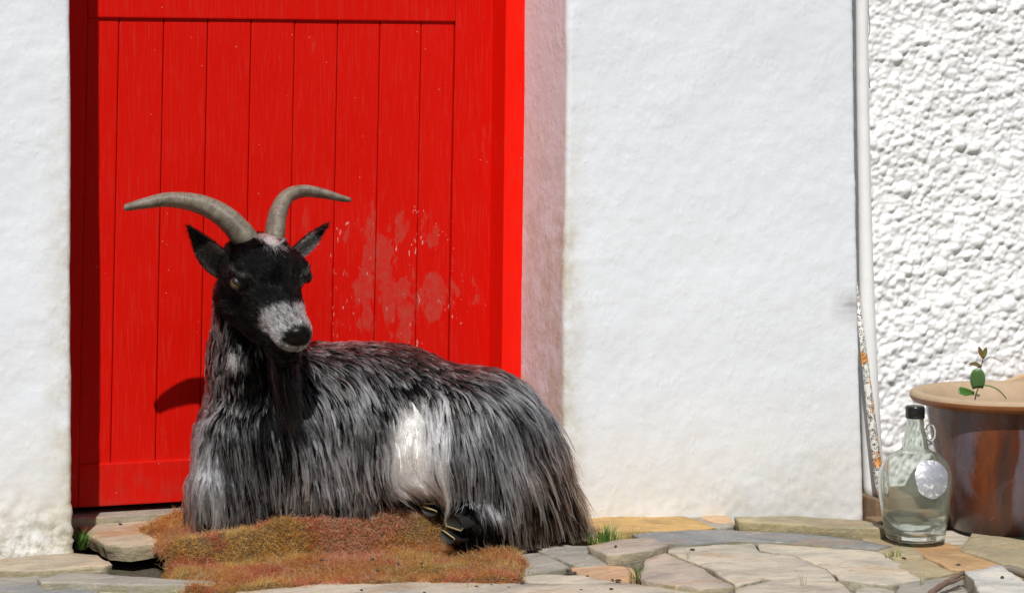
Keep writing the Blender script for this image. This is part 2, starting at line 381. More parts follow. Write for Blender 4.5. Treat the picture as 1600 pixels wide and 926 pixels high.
# ------------------------------------------------------------------ doorstep and threshold
st = S([(112, 806), (200, 803), (420, 800), (640, 796), (650, 828), (420, 836), (246, 846), (205, 852), (168, 850), (131, 826)], TAN, z=-.040, th=.030, name='doorstep_slab', parent=None, rough=.002)
tag(st, 'broad tan stone slab in front of the red door with broken edge', 'doorstep')
th = S([(.765, 4.742, -.026), (1.30, 4.738, -.026), (1.738, 4.74, -.026), (1.738, 4.895, -.026), (.765, 4.895, -.026)], (.33, .31, .26), th=.04, name='threshold_stone', parent=None, world=True, rough=.001, bev=.003)
tag(th, 'thin grey stone sill under the red door', 'threshold')

# ------------------------------------------------------------------ cottage wall
def wall_prism(name, loop, zs, parent, mat, amp=.0032, lean=None, foot=0.0, seed=1):
    """closed horizontal outline (x, y, fine) swept up in z, surface made uneven"""
    L = np.array(loop, float); n = len(L)
    d = np.roll(L[:, :2], -1, 0)-np.roll(L[:, :2], 1, 0); nr = np.stack([d[:, 1], -d[:, 0]], 1); nr /= np.linalg.norm(nr, axis=1, keepdims=True)
    V = []
    for z in zs:
        P = np.column_stack([L[:, :2], np.full(n, z)])
        if lean is not None: P[:, 0] += lean(P[:, 0], z)
        a = amp*(.9*vnoise(P, 5, seed)+.35*vnoise(P, 15, seed+1)+.16*vnoise(P, 48, seed+2)+.09*vnoise(P, 105, seed+3))
        ft = np.clip((.10-z)/.16, 0, 1)*foot
        a = a+ft*(.004*vnoise(P, 45, seed+4)+.006*vnoise(P, 110, seed+5))
        P[:, :2] += nr*(a*L[:, 2])[:, None]
        V.append(P)
    V = np.vstack(V); F = grid_faces(len(zs), n, True); F.append(tuple(range(n))[::-1]); F.append(tuple(range((len(zs)-1)*n, len(zs)*n)))
    return mesh_obj(name, V, F, mat, parent)
def seg(a, b, step): n = max(2, int(abs(b-a)/step)); return list(np.linspace(a, b, n, endpoint=False))
zs = list(np.arange(-.13, 1.12, .0065))+[1.3, 1.6, 2.05]
cot = empty('cottage_wall', (1.3, 4.6, -.06), 'smooth whitewashed cottage wall around the red doorway', 'wall')
def arc(cx, cy, r, a0, a1, n): return [(cx+r*math.cos(a), cy+r*math.sin(a), 1) for a in np.linspace(a0, a1, n)]
XL, XR, XP = .7587, 1.7580, 2.405
r = .010
lw = [(x, 4.5, 1) for x in [-3, -2, -1, 0, .3]]+[(x, 4.5, 1) for x in seg(.5, XL-r, .0065)]+arc(XL-r, 4.5+r, r, -math.pi/2, 0, 5)+[(XL, y, .4) for y in seg(4.5+r+.005, 4.88, .012)]+[(XL, 4.90, 0), (.3, 4.90, 0), (-3, 4.90, 0)]
o = wall_prism('wall_section', lw, zs, None, PLASTER, .0036, foot=1.0, seed=3, lean=lambda X, z: .004*np.clip(X, 0, 1)*(1-z)); child(o, cot)
rw = [(XR-.018*min(1, max(0, (y-4.51)/.19)), y, .4) for y in seg(4.90, 4.5+r+.004, .0065)]+arc(XR+r, 4.5+r, r, math.pi, 1.5*math.pi, 5)+[(x, 4.5, 1) for x in seg(XR+r+.005, XP-r, .0065)]+arc(XP-r, 4.5+r, r, -math.pi/2, 0, 5)+[(XP, y, 1) for y in seg(4.515, 4.66, .01)]+[(XP, 4.90, 0), (2.0, 4.90, 0)]
def lean_r(X, z):
    t = np.clip((X-XR)/(XP-XR), 0, 1); zz = min(z, 1.1)
    return (1-t)*.0125*(zz-1.0)+t*(.019*(1-zz)/1.1+.006*np.clip((.38-zz)/.4, 0, 1))
o = wall_prism('wall_section', rw, zs, None, PLASTER, .0032, foot=.22, seed=11, lean=lean_r); child(o, cot)
o = bm_obj('sky_blocker', box_bevel(.6, 1.9, 4.9005, 5.05, -.13, 2.3, .004), m_plain('sky_blocker_dark', (.03, .025, .02), .9)); child(o, cot)  # added dark block: keeps sky light from showing under the door
o = bm_obj('lintel', box_bevel(-3, 2.405, 4.5, 4.9, 2.051, 2.5, .01), PLASTER); child(o, cot)

# roughcast wall: pebbles under limewash, real relief
st_ = .0030; nx, nz = int(.78/st_), int(1.27/st_); x0, z0, YR = 2.36, -.13, 4.640
H = np.zeros((nx, nz)); ii, jj = np.meshgrid(np.arange(nx), np.arange(nz), indexing='ij')
for _ in range(20000):
    cx, cz = rng.uniform(0, nx), rng.uniform(0, nz); rr = rng.gamma(2.6, .00140)+.0016; R = rr/st_
    a0, a1, b0, b1 = int(max(0, cx-R)), int(min(nx, cx+R+2)), int(max(0, cz-R)), int(min(nz, cz+R+2))
    if a1 <= a0 or b1 <= b0: continue
    e = rng.uniform(.75, 1.0); q = 1-(((ii[a0:a1, b0:b1]-cx)/R)**2+((jj[a0:a1, b0:b1]-cz)/(R*e))**2)
    H[a0:a1, b0:b1] = np.maximum(H[a0:a1, b0:b1], np.sqrt(np.clip(q, 0, 1))*rr*rng.uniform(.40, .85))
for _ in range(1): H = (H*2+np.roll(H, 1, 0)+np.roll(H, -1, 0)+np.roll(H, 1, 1)+np.roll(H, -1, 1))/6
PX = np.stack([x0+ii*st_, np.full(H.shape, YR), z0+jj*st_], -1)
H = H+.006*fbm(PX, 7, 3, 5)+.0012*vnoise(PX, 170, 8); PX[..., 1] -= H
V = list(PX.reshape(-1, 3)); F = grid_faces(nx, nz)
b = len(V); xe = PX[-1, 0, 0]
rc = empty('roughcast_wall', (2.8, 4.68, -.08), 'white roughcast wall with lumpy pebble texture behind the flowerpot', 'wall')
rcm = m_roughcast()
o = mesh_obj('wall_section', V, F, rcm); child(o, rc)
o = bm_obj('wall_section', box_bevel(2.41, 5.5, 4.655, 4.90, -.13, 2.5, .004), rcm); child(o, rc)
o = bm_obj('wall_section', box_bevel(xe-.004, 5.5, 4.630, 4.654, -.13, 2.5, .004), rcm); child(o, rc)
o = bm_obj('wall_section', box_bevel(2.41, xe-.005, 4.630, 4.653, 1.135, 2.5, .004), rcm); child(o, rc)

# ------------------------------------------------------------------ door and frame
YD = 4.784
SH = .0195
def shear(o, k=SH):
    for v in o.data.vertices: v.co.x += k*(v.co.z-1.0)
    return o
door = empty('door', (1.25, YD+.02, -.02), 'bright red plank door with worn flaked paint', 'door')
def xd(u, Y=YD): return px(u, 30, Y).x
edges = [137, 187.5, 257.5, 326, 394, 462, 529.5, 595.5, 660, 712]
ex = [xd(u) for u in edges]; zt = px(430, 31, YD).z; zb = px(230, 720, YD).z
for i in range(len(ex)-1):
    a, b = ex[i], ex[i+1]; j = rng.uniform(-.0006, .0006)
    o = shear(bm_obj('plank', box_bevel(a+.0006, b-.0006, YD+.004+j, YD+.030, zb-.01, zt+.01, .0030), RED)); child(o, door)
o = bm_obj('backing', box_bevel(.79, 1.70, YD+.031, YD+.045, -.012, 2.03, .001), RED); child(o, door)
o = shear(bm_obj('stile', box_bevel(.770+.01, ex[0], YD-.002, YD+.0305, -.012, 2.03, .002), RED)); child(o, door)
o = shear(bm_obj('stile', box_bevel(ex[-1]+.0002, 1.7045, YD-.002, YD+.0305, -.012, 2.03, .002), RED)); child(o, door)
o = shear(bm_obj('rail', box_bevel(ex[0]+.0004, ex[-1]-.0002, YD-.0025, YD+.0302, zt, 1.22, .003), RED)); child(o, door)
o = shear(bm_obj('rail', box_bevel(ex[0]+.0004, ex[-1]-.0002, YD-.0022, YD+.0302, -.012, zb, .003), RED)); child(o, door)
for i in range(len(ex)-1):
    o = shear(bm_obj('plank', box_bevel(ex[i]+.0006, ex[i+1]-.0006, YD+.004, YD+.030, 1.221, 1.94, .003), RED)); child(o, door)
o = shear(bm_obj('rail', box_bevel(ex[0]+.0004, ex[-1]-.0002, YD-.0022, YD+.0302, 1.941, 2.03, .003), RED)); child(o, door)

fr = empty('door_frame', (1.25, 4.80, -.02), 'glossy red timber door frame set into the white doorway', 'door frame')
YF = 4.700
o = shear(bm_obj('jamb', box_bevel(1.6975, 1.752, YF, 4.89, -.028, 2.05, .003), RED2), .0125); child(o, fr)
o = bm_obj('jamb', box_bevel(.735, .772, YF, 4.89, -.028, 2.05, .003), RED2); child(o, fr)
o = bm_obj('head', box_bevel(.773, 1.696, YF, 4.89, 2.034, 2.0505, .002), RED2); child(o, fr)
# ------------------------------------------------------------------ pipe, cables, stick
PIPE = m_plain('white_pipe_paint', (.80, .80, .785), .4, .08, 25, .25, .0012)
pp = [px(1346, -60, 4.530), px(1348, 150, 4.530), px(1352, 350, 4.526), px(1355.5, 500, 4.522), px(1360, 640, 4.520), px(1366, 776, 4.518)]
path = catmull(pp, 40); rad = list(np.interp(np.linspace(0, 1, 40), [0, .35, .6, 1], [.0130, .0138, .0170, .0225]))
V, F = tube([Vector((px(1346, 0, 4.53).x-.002, 4.532, 2.4))]+path, [.013]+rad, 18)
pipe = empty('downpipe', px(1366, 776, 4.518), 'slim white painted pipe bending out at the corner of the walls', 'pipe')
o = mesh_obj('pipe_tube', V, F, PIPE); child(o, pipe)
for v_, rr in ((445, .0161),):
    k = min(range(len(path)), key=lambda i: abs(path[i].z-px(1356, v_, 4.58).z))
    V, F = tube([path[k]+Vector((0, 0, -.003)), path[k]+Vector((0, 0, -.001)), path[k]+Vector((0, 0, .001)), path[k]+Vector((0, 0, .003))], [rr*.97, rr+.0002, rr+.0002, rr*.97], 18)
    o = mesh_obj('collar', V, F, PIPE); child(o, pipe)
CAB = m_plain('grey_cable', (.33, .33, .32), .55)
for i, P in enumerate(([(1357, -40), (1354, 20), (1353, 70), (1357, 110), (1359, 138)], [(1355, -40), (1357, 15), (1359, 45), (1356, 60), (1354, 66)])):
    Vv, Ff = tube(catmull([px(u, v, 4.560) for u, v in P], 24), [.0014]*24, 6)
    tag(mesh_obj('cable', Vv, Ff, CAB), ['long thin grey cable hanging beside the white pipe', 'short thin grey cable tucked behind the white pipe'][i], 'cable')

t = NT('leopard_print'); tc = t.coord((1, 1, 1)); v1 = t.vor(tc, 155, 'DISTANCE_TO_EDGE'); vc = t.vor(tc, 155)
ringm = t.math('MULTIPLY', t.ramp(vc, [(.22, 0.0), (.30, 1.0), (.46, 1.0), (.56, 0.0)]), t.ramp(t.noise(tc, 320, 2), [(.38, 0.0), (.5, 1.0)]))
bs = t.mix(t.ramp(t.noise(tc, 26, 2), [(.53, 0.0), (.60, 1.0)]), (.72, .70, .64), (.72, .30, .06))
LEO = t.bsdf(t.mix(ringm, bs, (.06, .06, .065)), .45)
a, b = px(1336, 440, 4.520), px(1377, 778, 4.462)
Vv, Ff = tube([a, a.lerp(b, .3), a.lerp(b, .65), a.lerp(b, .95), b], [.0045, .007, .0095, .0095, .006], 14)
tag(mesh_obj('walking_stick', Vv, Ff, LEO), 'slim leopard print stick leaning between white pier and pipe', 'stick')

# ------------------------------------------------------------------ wood block behind the bottle
t = NT('weathered_timber'); wc = t.coord((.25, 1, 1)); wnn = t.noise(wc, 60, 5, .6, .5)
TIM = t.bsdf(t.mix(wnn, (.10, .055, .028), (.30, .19, .105)), .75, t.bump(wnn, .5, .002))
bm = box_bevel(2.432, 2.64, 4.455, 4.60, -.105, -.036, .004)
tag(bm_obj('timber_block', bm, TIM), 'rough brown timber block on the ground behind the glass jug', 'timber')
bm = box_bevel(2.40, 2.565, 4.375, 4.445, -.10, -.068, .003)
tag(bm_obj('timber_plank', bm, TIM), 'flat brown timber plank lying in front of the timber block', 'timber')

# ------------------------------------------------------------------ glazed pot
pc = Vector((2.640, 4.300, -.083))
t = NT('brown_glaze'); X, Y, Z = t.xyz(); c0 = t.coord(); st1 = t.noise(t.coord((1, 1, .18)), 16, 5, .6, .6)
gl = t.ramp(st1, [(.30, (.028, .018, .018)), (.45, (.085, .020, .009)), (.6, (.17, .040, .009)), (.75, (.10, .022, .008))])
blue = t.ramp(t.noise(t.coord((1, 1, .3), loc=(3, 1, 0)), 15, 5, .6, .8), [(.45, 0.0), (.60, 1.0)])
gl = t.mix(t.math('MULTIPLY', blue, .6), gl, (.15, .155, .20))
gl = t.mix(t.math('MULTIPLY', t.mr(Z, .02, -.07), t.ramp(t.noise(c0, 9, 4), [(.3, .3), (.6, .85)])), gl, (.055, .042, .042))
sp = t.ramp(t.vor(c0, 70), [(.0, 1.0), (.055, 1.0), (.08, 0.0)]); sp = t.math('MULTIPLY', sp, t.math('GREATER_THAN', t.noise(c0, 20, 1), .52))
gl = t.mix(t.math('MULTIPLY', sp, .8), gl, (.55, .52, .48))
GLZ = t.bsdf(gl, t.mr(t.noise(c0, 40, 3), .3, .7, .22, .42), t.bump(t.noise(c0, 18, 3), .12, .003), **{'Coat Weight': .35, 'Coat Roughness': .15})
t = NT('unglazed_rim'); c0 = t.coord(); n = t.noise(c0, 40, 5, .65)
RIM = t.bsdf(t.mix(n, (.33, .225, .135), (.48, .355, .23)), .7, t.bump(n, .3, .0015))
RUST = m_plain('brown_rim_edge', (.27, .095, .03), .35, .35, 22, .2, .001)
pot = empty('flowerpot', pc, 'large brown glazed flowerpot with bluish streaks and a tan rim', 'flowerpot')
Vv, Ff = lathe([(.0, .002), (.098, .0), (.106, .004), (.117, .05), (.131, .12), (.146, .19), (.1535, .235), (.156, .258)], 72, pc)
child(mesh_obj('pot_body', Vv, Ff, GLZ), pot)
Vv, Ff = lathe([(.152, .254), (.168, .257), (.184, .262), (.1885, .268), (.189, .274)], 96, pc)
child(mesh_obj('rim_edge', Vv, Ff, RUST), pot)
Vv, Ff = lathe([(.1889, .2735), (.188, .279), (.183, .2825), (.172, .283), (.164, .280), (.158, .272), (.150, .262), (.145, .245), (.138, .215), (.132, .19)], 96, pc)
child(mesh_obj('rim', Vv, Ff, RIM), pot)
SOIL = m_plain('potting_soil', (.30, .235, .155), .95, .5, 90, 1.0, .008)
Vv, Ff = lathe([(.0, .214), (.05, .216), (.10, .213), (.140, .211)], 48, pc)
Vv = [(x, y, z+random.uniform(-.003, .003)) for x, y, z in Vv]
child(mesh_obj('soil', Vv, Ff, SOIL), pot)

# leaning terracotta fragment behind the pot
TER = m_plain('terracotta', (.50, .33, .19), .75, .12, 30, .4, .002)
A = [px(1548, 606, 4.585), px(1575, 596, 4.585), px(1600, 587, 4.585), px(1640, 580, 4.585), px(1690, 586, 4.585), px(1700, 640, 4.56), px(1690, 838, 4.50), px(1560, 840, 4.50)]
B = [p+Vector((.006, .016, .003)) for p in A]; n = len(A)
bm = bmesh.new(); va = [bm.verts.new(p) for p in A]; vb = [bm.verts.new(p) for p in B]
bm.faces.new(va); bm.faces.new(vb[::-1])
for i in range(n): bm.faces.new((va[i], vb[i], vb[(i+1) % n], va[(i+1) % n]))
bmesh.ops.recalc_face_normals(bm, faces=bm.faces); bmesh.ops.triangulate(bm, faces=[f for f in bm.faces if len(f.verts) > 4])
tag(bm_obj('terracotta_shard', bm, TER), 'pale terracotta shard leaning on the roughcast wall behind the flowerpot', 'shard')

# seedling in the pot
LEAF = NT('seedling_leaf'); at = LEAF.n('ShaderNodeObjectInfo')
n = LEAF.noise(LEAF.coord(), 90, 3); lc = LEAF.mix(n, at.outputs['Color'], LEAF.mix(1.0, at.outputs['Color'], (.7, .75, .6), 'MULTIPLY'))
LEAF = LEAF.bsdf(lc, .45, None, **{'Subsurface Weight': .0, 'Transmission Weight': 0.0})
YS = 4.27
sb = px(1523, 650, YS); seed = empty('seedling', sb, 'small green seedling with a few leaves growing in the brown flowerpot', 'plant')
STEM = m_plain('seedling_stem', (.10, .05, .025), .6)
def sP(u, v, y=YS): return px(u, v, y)
Vv, Ff = tube(catmull([sP(1522, 650), sP(1524, 620), sP(1529, 603), sP(1532, 578), sP(1536, 560)], 20), list(np.linspace(.0016, .0009, 20)), 7)
child(mesh_obj('stem', Vv, Ff, STEM), seed)
Vv, Ff = tube(catmull([sP(1535, 566), sP(1541, 560), sP(1550, 558), sP(1558, 561), sP(1569, 567)], 14), list(np.linspace(.0009, .0004, 14)), 6)
child(mesh_obj('tendril', Vv, Ff, STEM), seed)
def leaf(name, base, tip, width, nrm, col, root, prof=None, curl=.15, n=7):
    base, tip = Vector(base), Vector(tip); ax = tip-base; L = ax.length; ax.normalize(); nrm = Vector(nrm); nrm = (nrm-ax*nrm.dot(ax)).normalized(); sd = ax.cross(nrm)
    V = []
    for i in range(n):
        s = i/(n-1); w = width*(prof(s) if prof else math.sin(math.pi*min(1, s*.92+.06))**.8)
        cc = base+ax*L*s+nrm*(curl*L*(s*(1-s))*1.2)
        for j in (-1, -.5, 0, .5, 1): V.append(cc+sd*w*j+nrm*(abs(j)**2*width*.35))
    o = mesh_obj(name, V, grid_faces(n, 5), LEAF); o.color = (*col, 1)
    m = o.modifiers.new('thick', 'SOLIDIFY'); m.thickness = .0005
    child(o, root); return o
tow = Vector((-SY, -CY, .25))
leaf('leaf', sP(1527, 606), sP(1526, 576, YS-.008), .0155, tow, (.10, .20, .065), seed, prof=lambda s: .25+.75*math.sin(math.pi*min(1, .18+s*.62))**1.0 if s < .97 else .62)
leaf('leaf', sP(1522, 616), sP(1498, 613, YS-.012), .0125, tow+Vector((0, 0, .6)), (.06, .15, .025), seed, prof=lambda s: .2+.8*s**.7 if s < .9 else .6)
leaf('leaf', sP(1531, 602), sP(1572, 623, YS-.02), .0052, Vector((.2, -.2, 1)), (.13, .25, .07), seed, curl=.5)
leaf('leaf', sP(1532, 571), sP(1514, 569, YS-.01), .0055, tow+Vector((0, 0, .5)), (.16, .12, .045), seed)
leaf('leaf', sP(1536, 560), sP(1529, 541, YS), .0045, tow, (.22, .12, .035), seed, curl=-.1)
leaf('leaf', sP(1536, 560), sP(1541, 542, YS-.004), .0048, tow, (.16, .17, .05), seed, curl=-.1)
leaf('leaf', sP(1531, 574), sP(1528, 569, YS), .004, tow, (.14, .13, .04), seed)
leaf('leaf', sP(1524, 617), sP(1531, 618, YS-.005), .003, tow, (.06, .07, .03), seed)

# ------------------------------------------------------------------ glass jug
bc = Vector((2.391, 4.220, -.0765))
t = NT('clear_glass'); gb = t.n('ShaderNodeBsdfPrincipled')
gb.inputs['Base Color'].default_value = (.93, .97, .94, 1); gb.inputs['Roughness'].default_value = .015; gb.inputs['IOR'].default_value = 1.47; gb.inputs['Transmission Weight'].default_value = 1
dst = t.n('ShaderNodeBsdfDiffuse'); dst.inputs[0].default_value = (.50, .54, .43, 1)
mx = t.n('ShaderNodeMixShader'); t.l(t.math('MULTIPLY', t.ramp(t.noise(t.coord(), 22, 5, .7), [(.35, .12), (.75, .5)]), .36), mx.inputs[0])
t.l(gb.outputs[0], mx.inputs[1]); t.l(dst.outputs[0], mx.inputs[2]); t.l(mx.outputs[0], t.out.inputs['Surface']); GLASS = t.m
t = NT('green_glass'); gb = t.bsdf((.06, .36, .22), .05, None, **{'Transmission Weight': .85, 'IOR': 1.47}); GREEN = gb
jug = empty('glass_jug', bc, 'clear glass flagon with ring handle, black cap and round silver label', 'bottle')
outer = [(.0, .004), (.050, .000), (.0575, .004), (.0605, .012), (.0665, .05), (.0715, .085), (.0735, .112), (.0715, .135), (.065, .153), (.052, .167), (.038, .175), (.030, .179), (.0265, .183), (.0255, .190), (.0225, .205), (.0188, .222), (.0172, .236), (.0170, .250)]
inner = [(r_-.0028, z_) for r_, z_ in outer[:3:-1]]+[(.0545, .017), (.030, .014), (.0, .016)]
inner = [(max(0, a_), b_) for a_, b_ in inner]
Vv, Ff = lathe(outer+[(.0165, .252), (.0148, .252)]+inner, 64, bc)
child(mesh_obj('glass_body', Vv, Ff, GLASS), jug)
Vv, Ff = lathe([(.0, .0182), (.030, .0165), (.0535, .0192), (.0548, .0178), (.052, .0168), (.030, .0150), (.0, .0168)], 48, bc)
child(mesh_obj('glass_base', Vv, Ff, GREEN), jug)
CR = Vector((CY, -SY, 0))
hc = bc+CR*.0262+Vector((0, 0, .2125))
hp = []
for k in range(25):
    th_ = math.radians(-160+320*k/24); hp.append(hc+CR*(.0082*math.cos(th_)+.004)+Vector((0, 0, .0155*math.sin(th_))))
Vv, Ff = tube(hp, [.0032]*25, 10, up=(-SY, -CY, 0)); child(mesh_obj('handle', Vv, Ff, GLASS), jug)
CAP = m_plain('black_plastic', (.012, .012, .014), .3, .1)
n = 40; Vv = []; prof = [(.0, .2665), (.0165, .2665), (.0185, .2650), (.0190, .262), (.0190, .2475), (.0183, .2470), (.0193, .2460), (.0193, .2425), (.0176, .2415)]
for i, (r_, z_) in enumerate(prof):
    for k in range(n*2): th_ = math.pi*k/n; rr = r_*(1+(.012 if (k % 2 and 2 < i < 5) else 0)); Vv.append((bc.x+rr*math.cos(th_), bc.y+rr*math.sin(th_), bc.z+z_))
child(mesh_obj('cap', Vv, grid_faces(len(prof), n*2, True), CAP), jug)
# round foil label wrapped on the shoulder
t = NT('silver_label'); c0 = t.coord(); n1 = t.noise(c0, 70, 5, .7, .8)
SIL = t.bsdf(t.ramp(n1, [(.42, (.40, .41, .45)), (.56, (.52, .53, .56)), (.60, (.9, .9, .9))]), .38, t.bump(t.noise(c0, 120, 4), .5, .0016), **{'Metallic': .35})
def rad_at(z): return float(np.interp(z, [q[1] for q in outer[2:]], [q[0] for q in outer[2:]]))
az0 = math.atan2(-CY, -SY)+.36; V = []; rr_ = np.linspace(0, 1, 7)
for i, s in enumerate(rr_):
    for k in range(40):
        a_ = 2*math.pi*k/40; R = .0385*s*(1+.03*math.sin(3*a_+1)+.025*math.sin(7*a_)); zz = .1300+R*.96*math.sin(a_); rd = rad_at(zz)+.0009; dl = az0+R*math.cos(a_)/max(rd, .05)
        V.append((bc.x+rd*math.cos(dl), bc.y+rd*math.sin(dl), bc.z+zz))
child(mesh_obj('label', V, grid_faces(7, 40, True), SIL), jug)

# ------------------------------------------------------------------ bits at the right: slate, twig, root
w1 = S([(1506, 892), (1530, 889), (1560, 882), (1568, 885), (1598, 906), (1640, 928), (1640, 980), (1560, 980), (1534, 926), (1522, 905)], (.52, .52, .50), .030, .05, name='pale_slab', parent=None)
tag(w1, 'pale grey split slab propped on the olive paving', 'slab')
BARK = m_plain('twig_bark', (.16, .10, .07), .85, .5, 120, .8, .002)
tp = [pg(1440, 940, .012), pg(1460, 922, .016), pg(1478, 910, .020), pg(1492, 902, .024), pg(1505, 894, .028)]
Vv, Ff = tube(catmull(tp, 22), [(.0062-.0022*i/21)*(1+.16*math.sin(i*1.9)) for i in range(22)], 9)
tw = empty('twig', tp[0], 'knobbly brown twig lying against the pale split slab', 'twig')
child(mesh_obj('twig_stem', Vv, Ff, BARK), tw)
Vv, Ff = tube(catmull([tp[2], pg(1490, 908, .02), pg(1506, 901, .024)], 10), list(np.linspace(.004, .0022, 10)), 7); child(mesh_obj('side_shoot', Vv, Ff, BARK), tw)
ROOT = m_plain('old_hose', (.20, .17, .125), .55, .3, 40, .3, .001)
Vv, Ff = tube(catmull([pg(1569, 889, .016), pg(1580, 889, .018), pg(1600, 896, .016), pg(1640, 915, .012), pg(1700, 950, .01)], 20), [.0085]*20, 12)
tag(mesh_obj('hose', Vv, Ff, ROOT), 'short brown hose end lying beside the pale split slab', 'hose')
V = [pg(1514, 930, -.01), pg(1508, 896, .022), pg(1513, 900, .02), pg(1520, 932, -.01)]

# ------------------------------------------------------------------ grass tufts and weeds
t = NT('grass_blade'); oi = t.n('ShaderNodeObjectInfo'); n = t.noise(t.coord(), 150, 2)
GRASS = t.bsdf(t.mix(n, (.05, .13, .018), (.12, .24, .04)), .5)
DRY = m_plain('dry_stalk', (.20, .22, .06), .7)
def tuft(base, n, h, spread, name, label, mat=GRASS, wid=.0011, lean=(0, 0), group=None):
    base = Vector(base); V = []; F = []
    for i in range(n):
        a = rng.uniform(0, 2*math.pi); rr = abs(rng.normal(0, spread*.45)); b = base+Vector((rr*math.cos(a), rr*math.sin(a)*.6, 0))
        L = h*rng.uniform(.5, 1.1); out = Vector((math.cos(a), math.sin(a), 0))*rng.uniform(.2, 1.0)+Vector((*lean, 0)); sd = Vector((-math.sin(a+.6), math.cos(a+.6), 0)); w = wid*rng.uniform(.7, 1.3)
        k0 = len(V)
        for s in (0, .35, .7, 1.0):
            p = b+Vector((0, 0, L*(s-.22*s*s)))+out*L*.55*s*s
            ww = w*(1-s*.9); V += [p-sd*ww, p+sd*ww]
        for q in range(3): F.append((k0+2*q, k0+2*q+1, k0+2*q+3, k0+2*q+2))
    o = mesh_obj(name, [v-base for v in V], F, mat); o.location = base
    return tag(o, label, 'grass', group)
tuft(pg(945, 846, .0), 110, .042, .050, 'grass_tuft', 'bright green grass tuft between paving stones by the goat tail')
tuft(pg(915, 842, .0), 30, .026, .030, 'grass_tuft', 'thin grass wisps half hidden by brown tail hair')
tuft(pz(124, 858, -.058), 90, .050, .022, 'grass_tuft', 'green grass tuft in the gap between white wall and doorstep', lean=(.25, -.1))
tuft(pg(995, 905, .0), 26, .040, .010, 'grass_tuft', 'upright green tuft in the joint beside the orange stone', lean=(-.1, 0))
tuft(pg(1395, 870, .0), 22, .028, .030, 'grass_tuft', 'sparse grass in the joint in front of the glass jug', DRY)
for u, v, lab in ((1075, 872, 'thin stalks rising from the joint of the pale slabs by the slate'), (1440, 915, 'tall thin stalks beside the brown twig'), (735, 922, 'single thin stalks on the pale stone before the mat'), (985, 845, 'short thin stalk beside the ochre stone'), (1258, 915, 'fine dry stalks on the pale front stone')):
    tuft(pg(u, v, .0), 4, .045, .012, 'grass_stalk', lab, DRY, .0006)

# ------------------------------------------------------------------ droppings
DUNG = m_plain('dry_dropping', (.045, .030, .020), .7, .4, 200, .6, .001)
bm = bmesh.new(); bmesh.ops.create_icosphere(bm, subdivisions=2, radius=1)
for v in bm.verts: v.co *= 1+.12*math.sin(v.co.x*5+2*v.co.y)*math.cos(v.co.z*4); v.co.x *= 1.4
dme = bpy.data.meshes.new('dropping'); bm.to_mesh(dme); bm.free(); dme.materials.append(DUNG); dme.polygons.foreach_set('use_smooth', [True]*len(dme.polygons))
def drop(p, lab, grp, s=.0029):
    o = link('dropping', dme); o.location = Vector(p)+Vector((0, 0, s*.45)); k_ = s*rng.uniform(.6, 1.3); o.scale = (k_*rng.uniform(.9, 1.3), k_*rng.uniform(.75, 1.1), k_*rng.uniform(.55, .9)); o.rotation_euler = (rng.uniform(-.3, .3), rng.uniform(-.3, .3), rng.uniform(0, 6))
    tag(o, lab, 'dropping', grp)
for u, v in ((745, 917), (565, 922), (663, 926), (768, 914), (816, 911), (795, 918), (908, 922), (955, 921)): drop(pg(u, v, .004), 'small dark dropping on the long pale stone before the mat', 'droppings on the long pale stone')
for u, v in ((898, 896), (918, 900), (957, 906), (966, 907), (887, 892)): drop(pg(u, v, .0), 'small dark dropping in the joint along the orange stone', 'droppings along the orange stone')
for u, v in ((962, 854),): drop(pg(u, v, .020), 'small dark dropping on the raised pinkish stone', 'dropping')
for u, v in ((1082, 859), (1412, 872)): drop(pg(u, v, .001), ['lone small dropping on the pale slab near thin stalks', 'lone small dropping in the joint in front of the jug'][u > 1200], 'dropping')
drop(pg(1497, 883, .004), 'lone small dropping on the rusty orange stone', 'dropping'); drop(pg(1566, 903, .030), 'lone small dropping on the pale split slab', 'dropping')
drop(pz(188, 819, -.040), 'lone small dropping on the tan doorstep slab', 'dropping')
# ------------------------------------------------------------------ coir mat
def pip(poly, X, Y):
    inside = np.zeros(X.shape, bool); dist = np.full(X.shape, 9.0); n = len(poly)
    for i in range(n):
        x1, y1 = poly[i]; x2, y2 = poly[(i+1) % n]
        c = ((y1 > Y) != (y2 > Y)) & (X < (x2-x1)*(Y-y1)/(y2-y1+1e-12)+x1); inside ^= c
        dx, dy = x2-x1, y2-y1; t = np.clip(((X-x1)*dx+(Y-y1)*dy)/(dx*dx+dy*dy+1e-12), 0, 1)
        dist = np.minimum(dist, np.hypot(X-x1-t*dx, Y-y1-t*dy))
    return inside, dist
mp_ = [(213, 822, -.030), (255, 808, -.028), (300, 802, -.028), (420, 796, -.01), (560, 792, -.005), (700, 794, -.01), (770, 812, -.03), (806, 852, -.05), (824, 880, -.052), (818, 899, -.055), (780, 905, -.055), (650, 904, -.055), (500, 908, -.055), (400, 915, -.055), (330, 921, -.055), (285, 915, -.055), (262, 890, -.055), (246, 862, -.053), (244, 846, -.045)]
poly = [tuple(pz(*q).xy) for q in mp_]
def zmat(X, Y):
    P = np.stack([X, Y, 0*X], -1)
    lip = 4.376+.012*vnoise(P, 9, 41)
    lo = np.interp(X, [.9, 1.4, 1.55], [-.062, -.061, -.050])
    up = np.interp(X, [.90, .98, 1.08, 1.13, 1.36, 1.46, 1.56], [-.030, -.027, -.012, -.004, -.004, -.022, -.040])
    z = lo+(up-lo)*sstep(-.012, .012, Y-lip)+.010*np.exp(-((Y-lip-.022)/.02)**2)*(up > -.03)
    return z+.0065*fbm(P, 14, 2, 43)+.0035*vnoise(P, 46, 47)
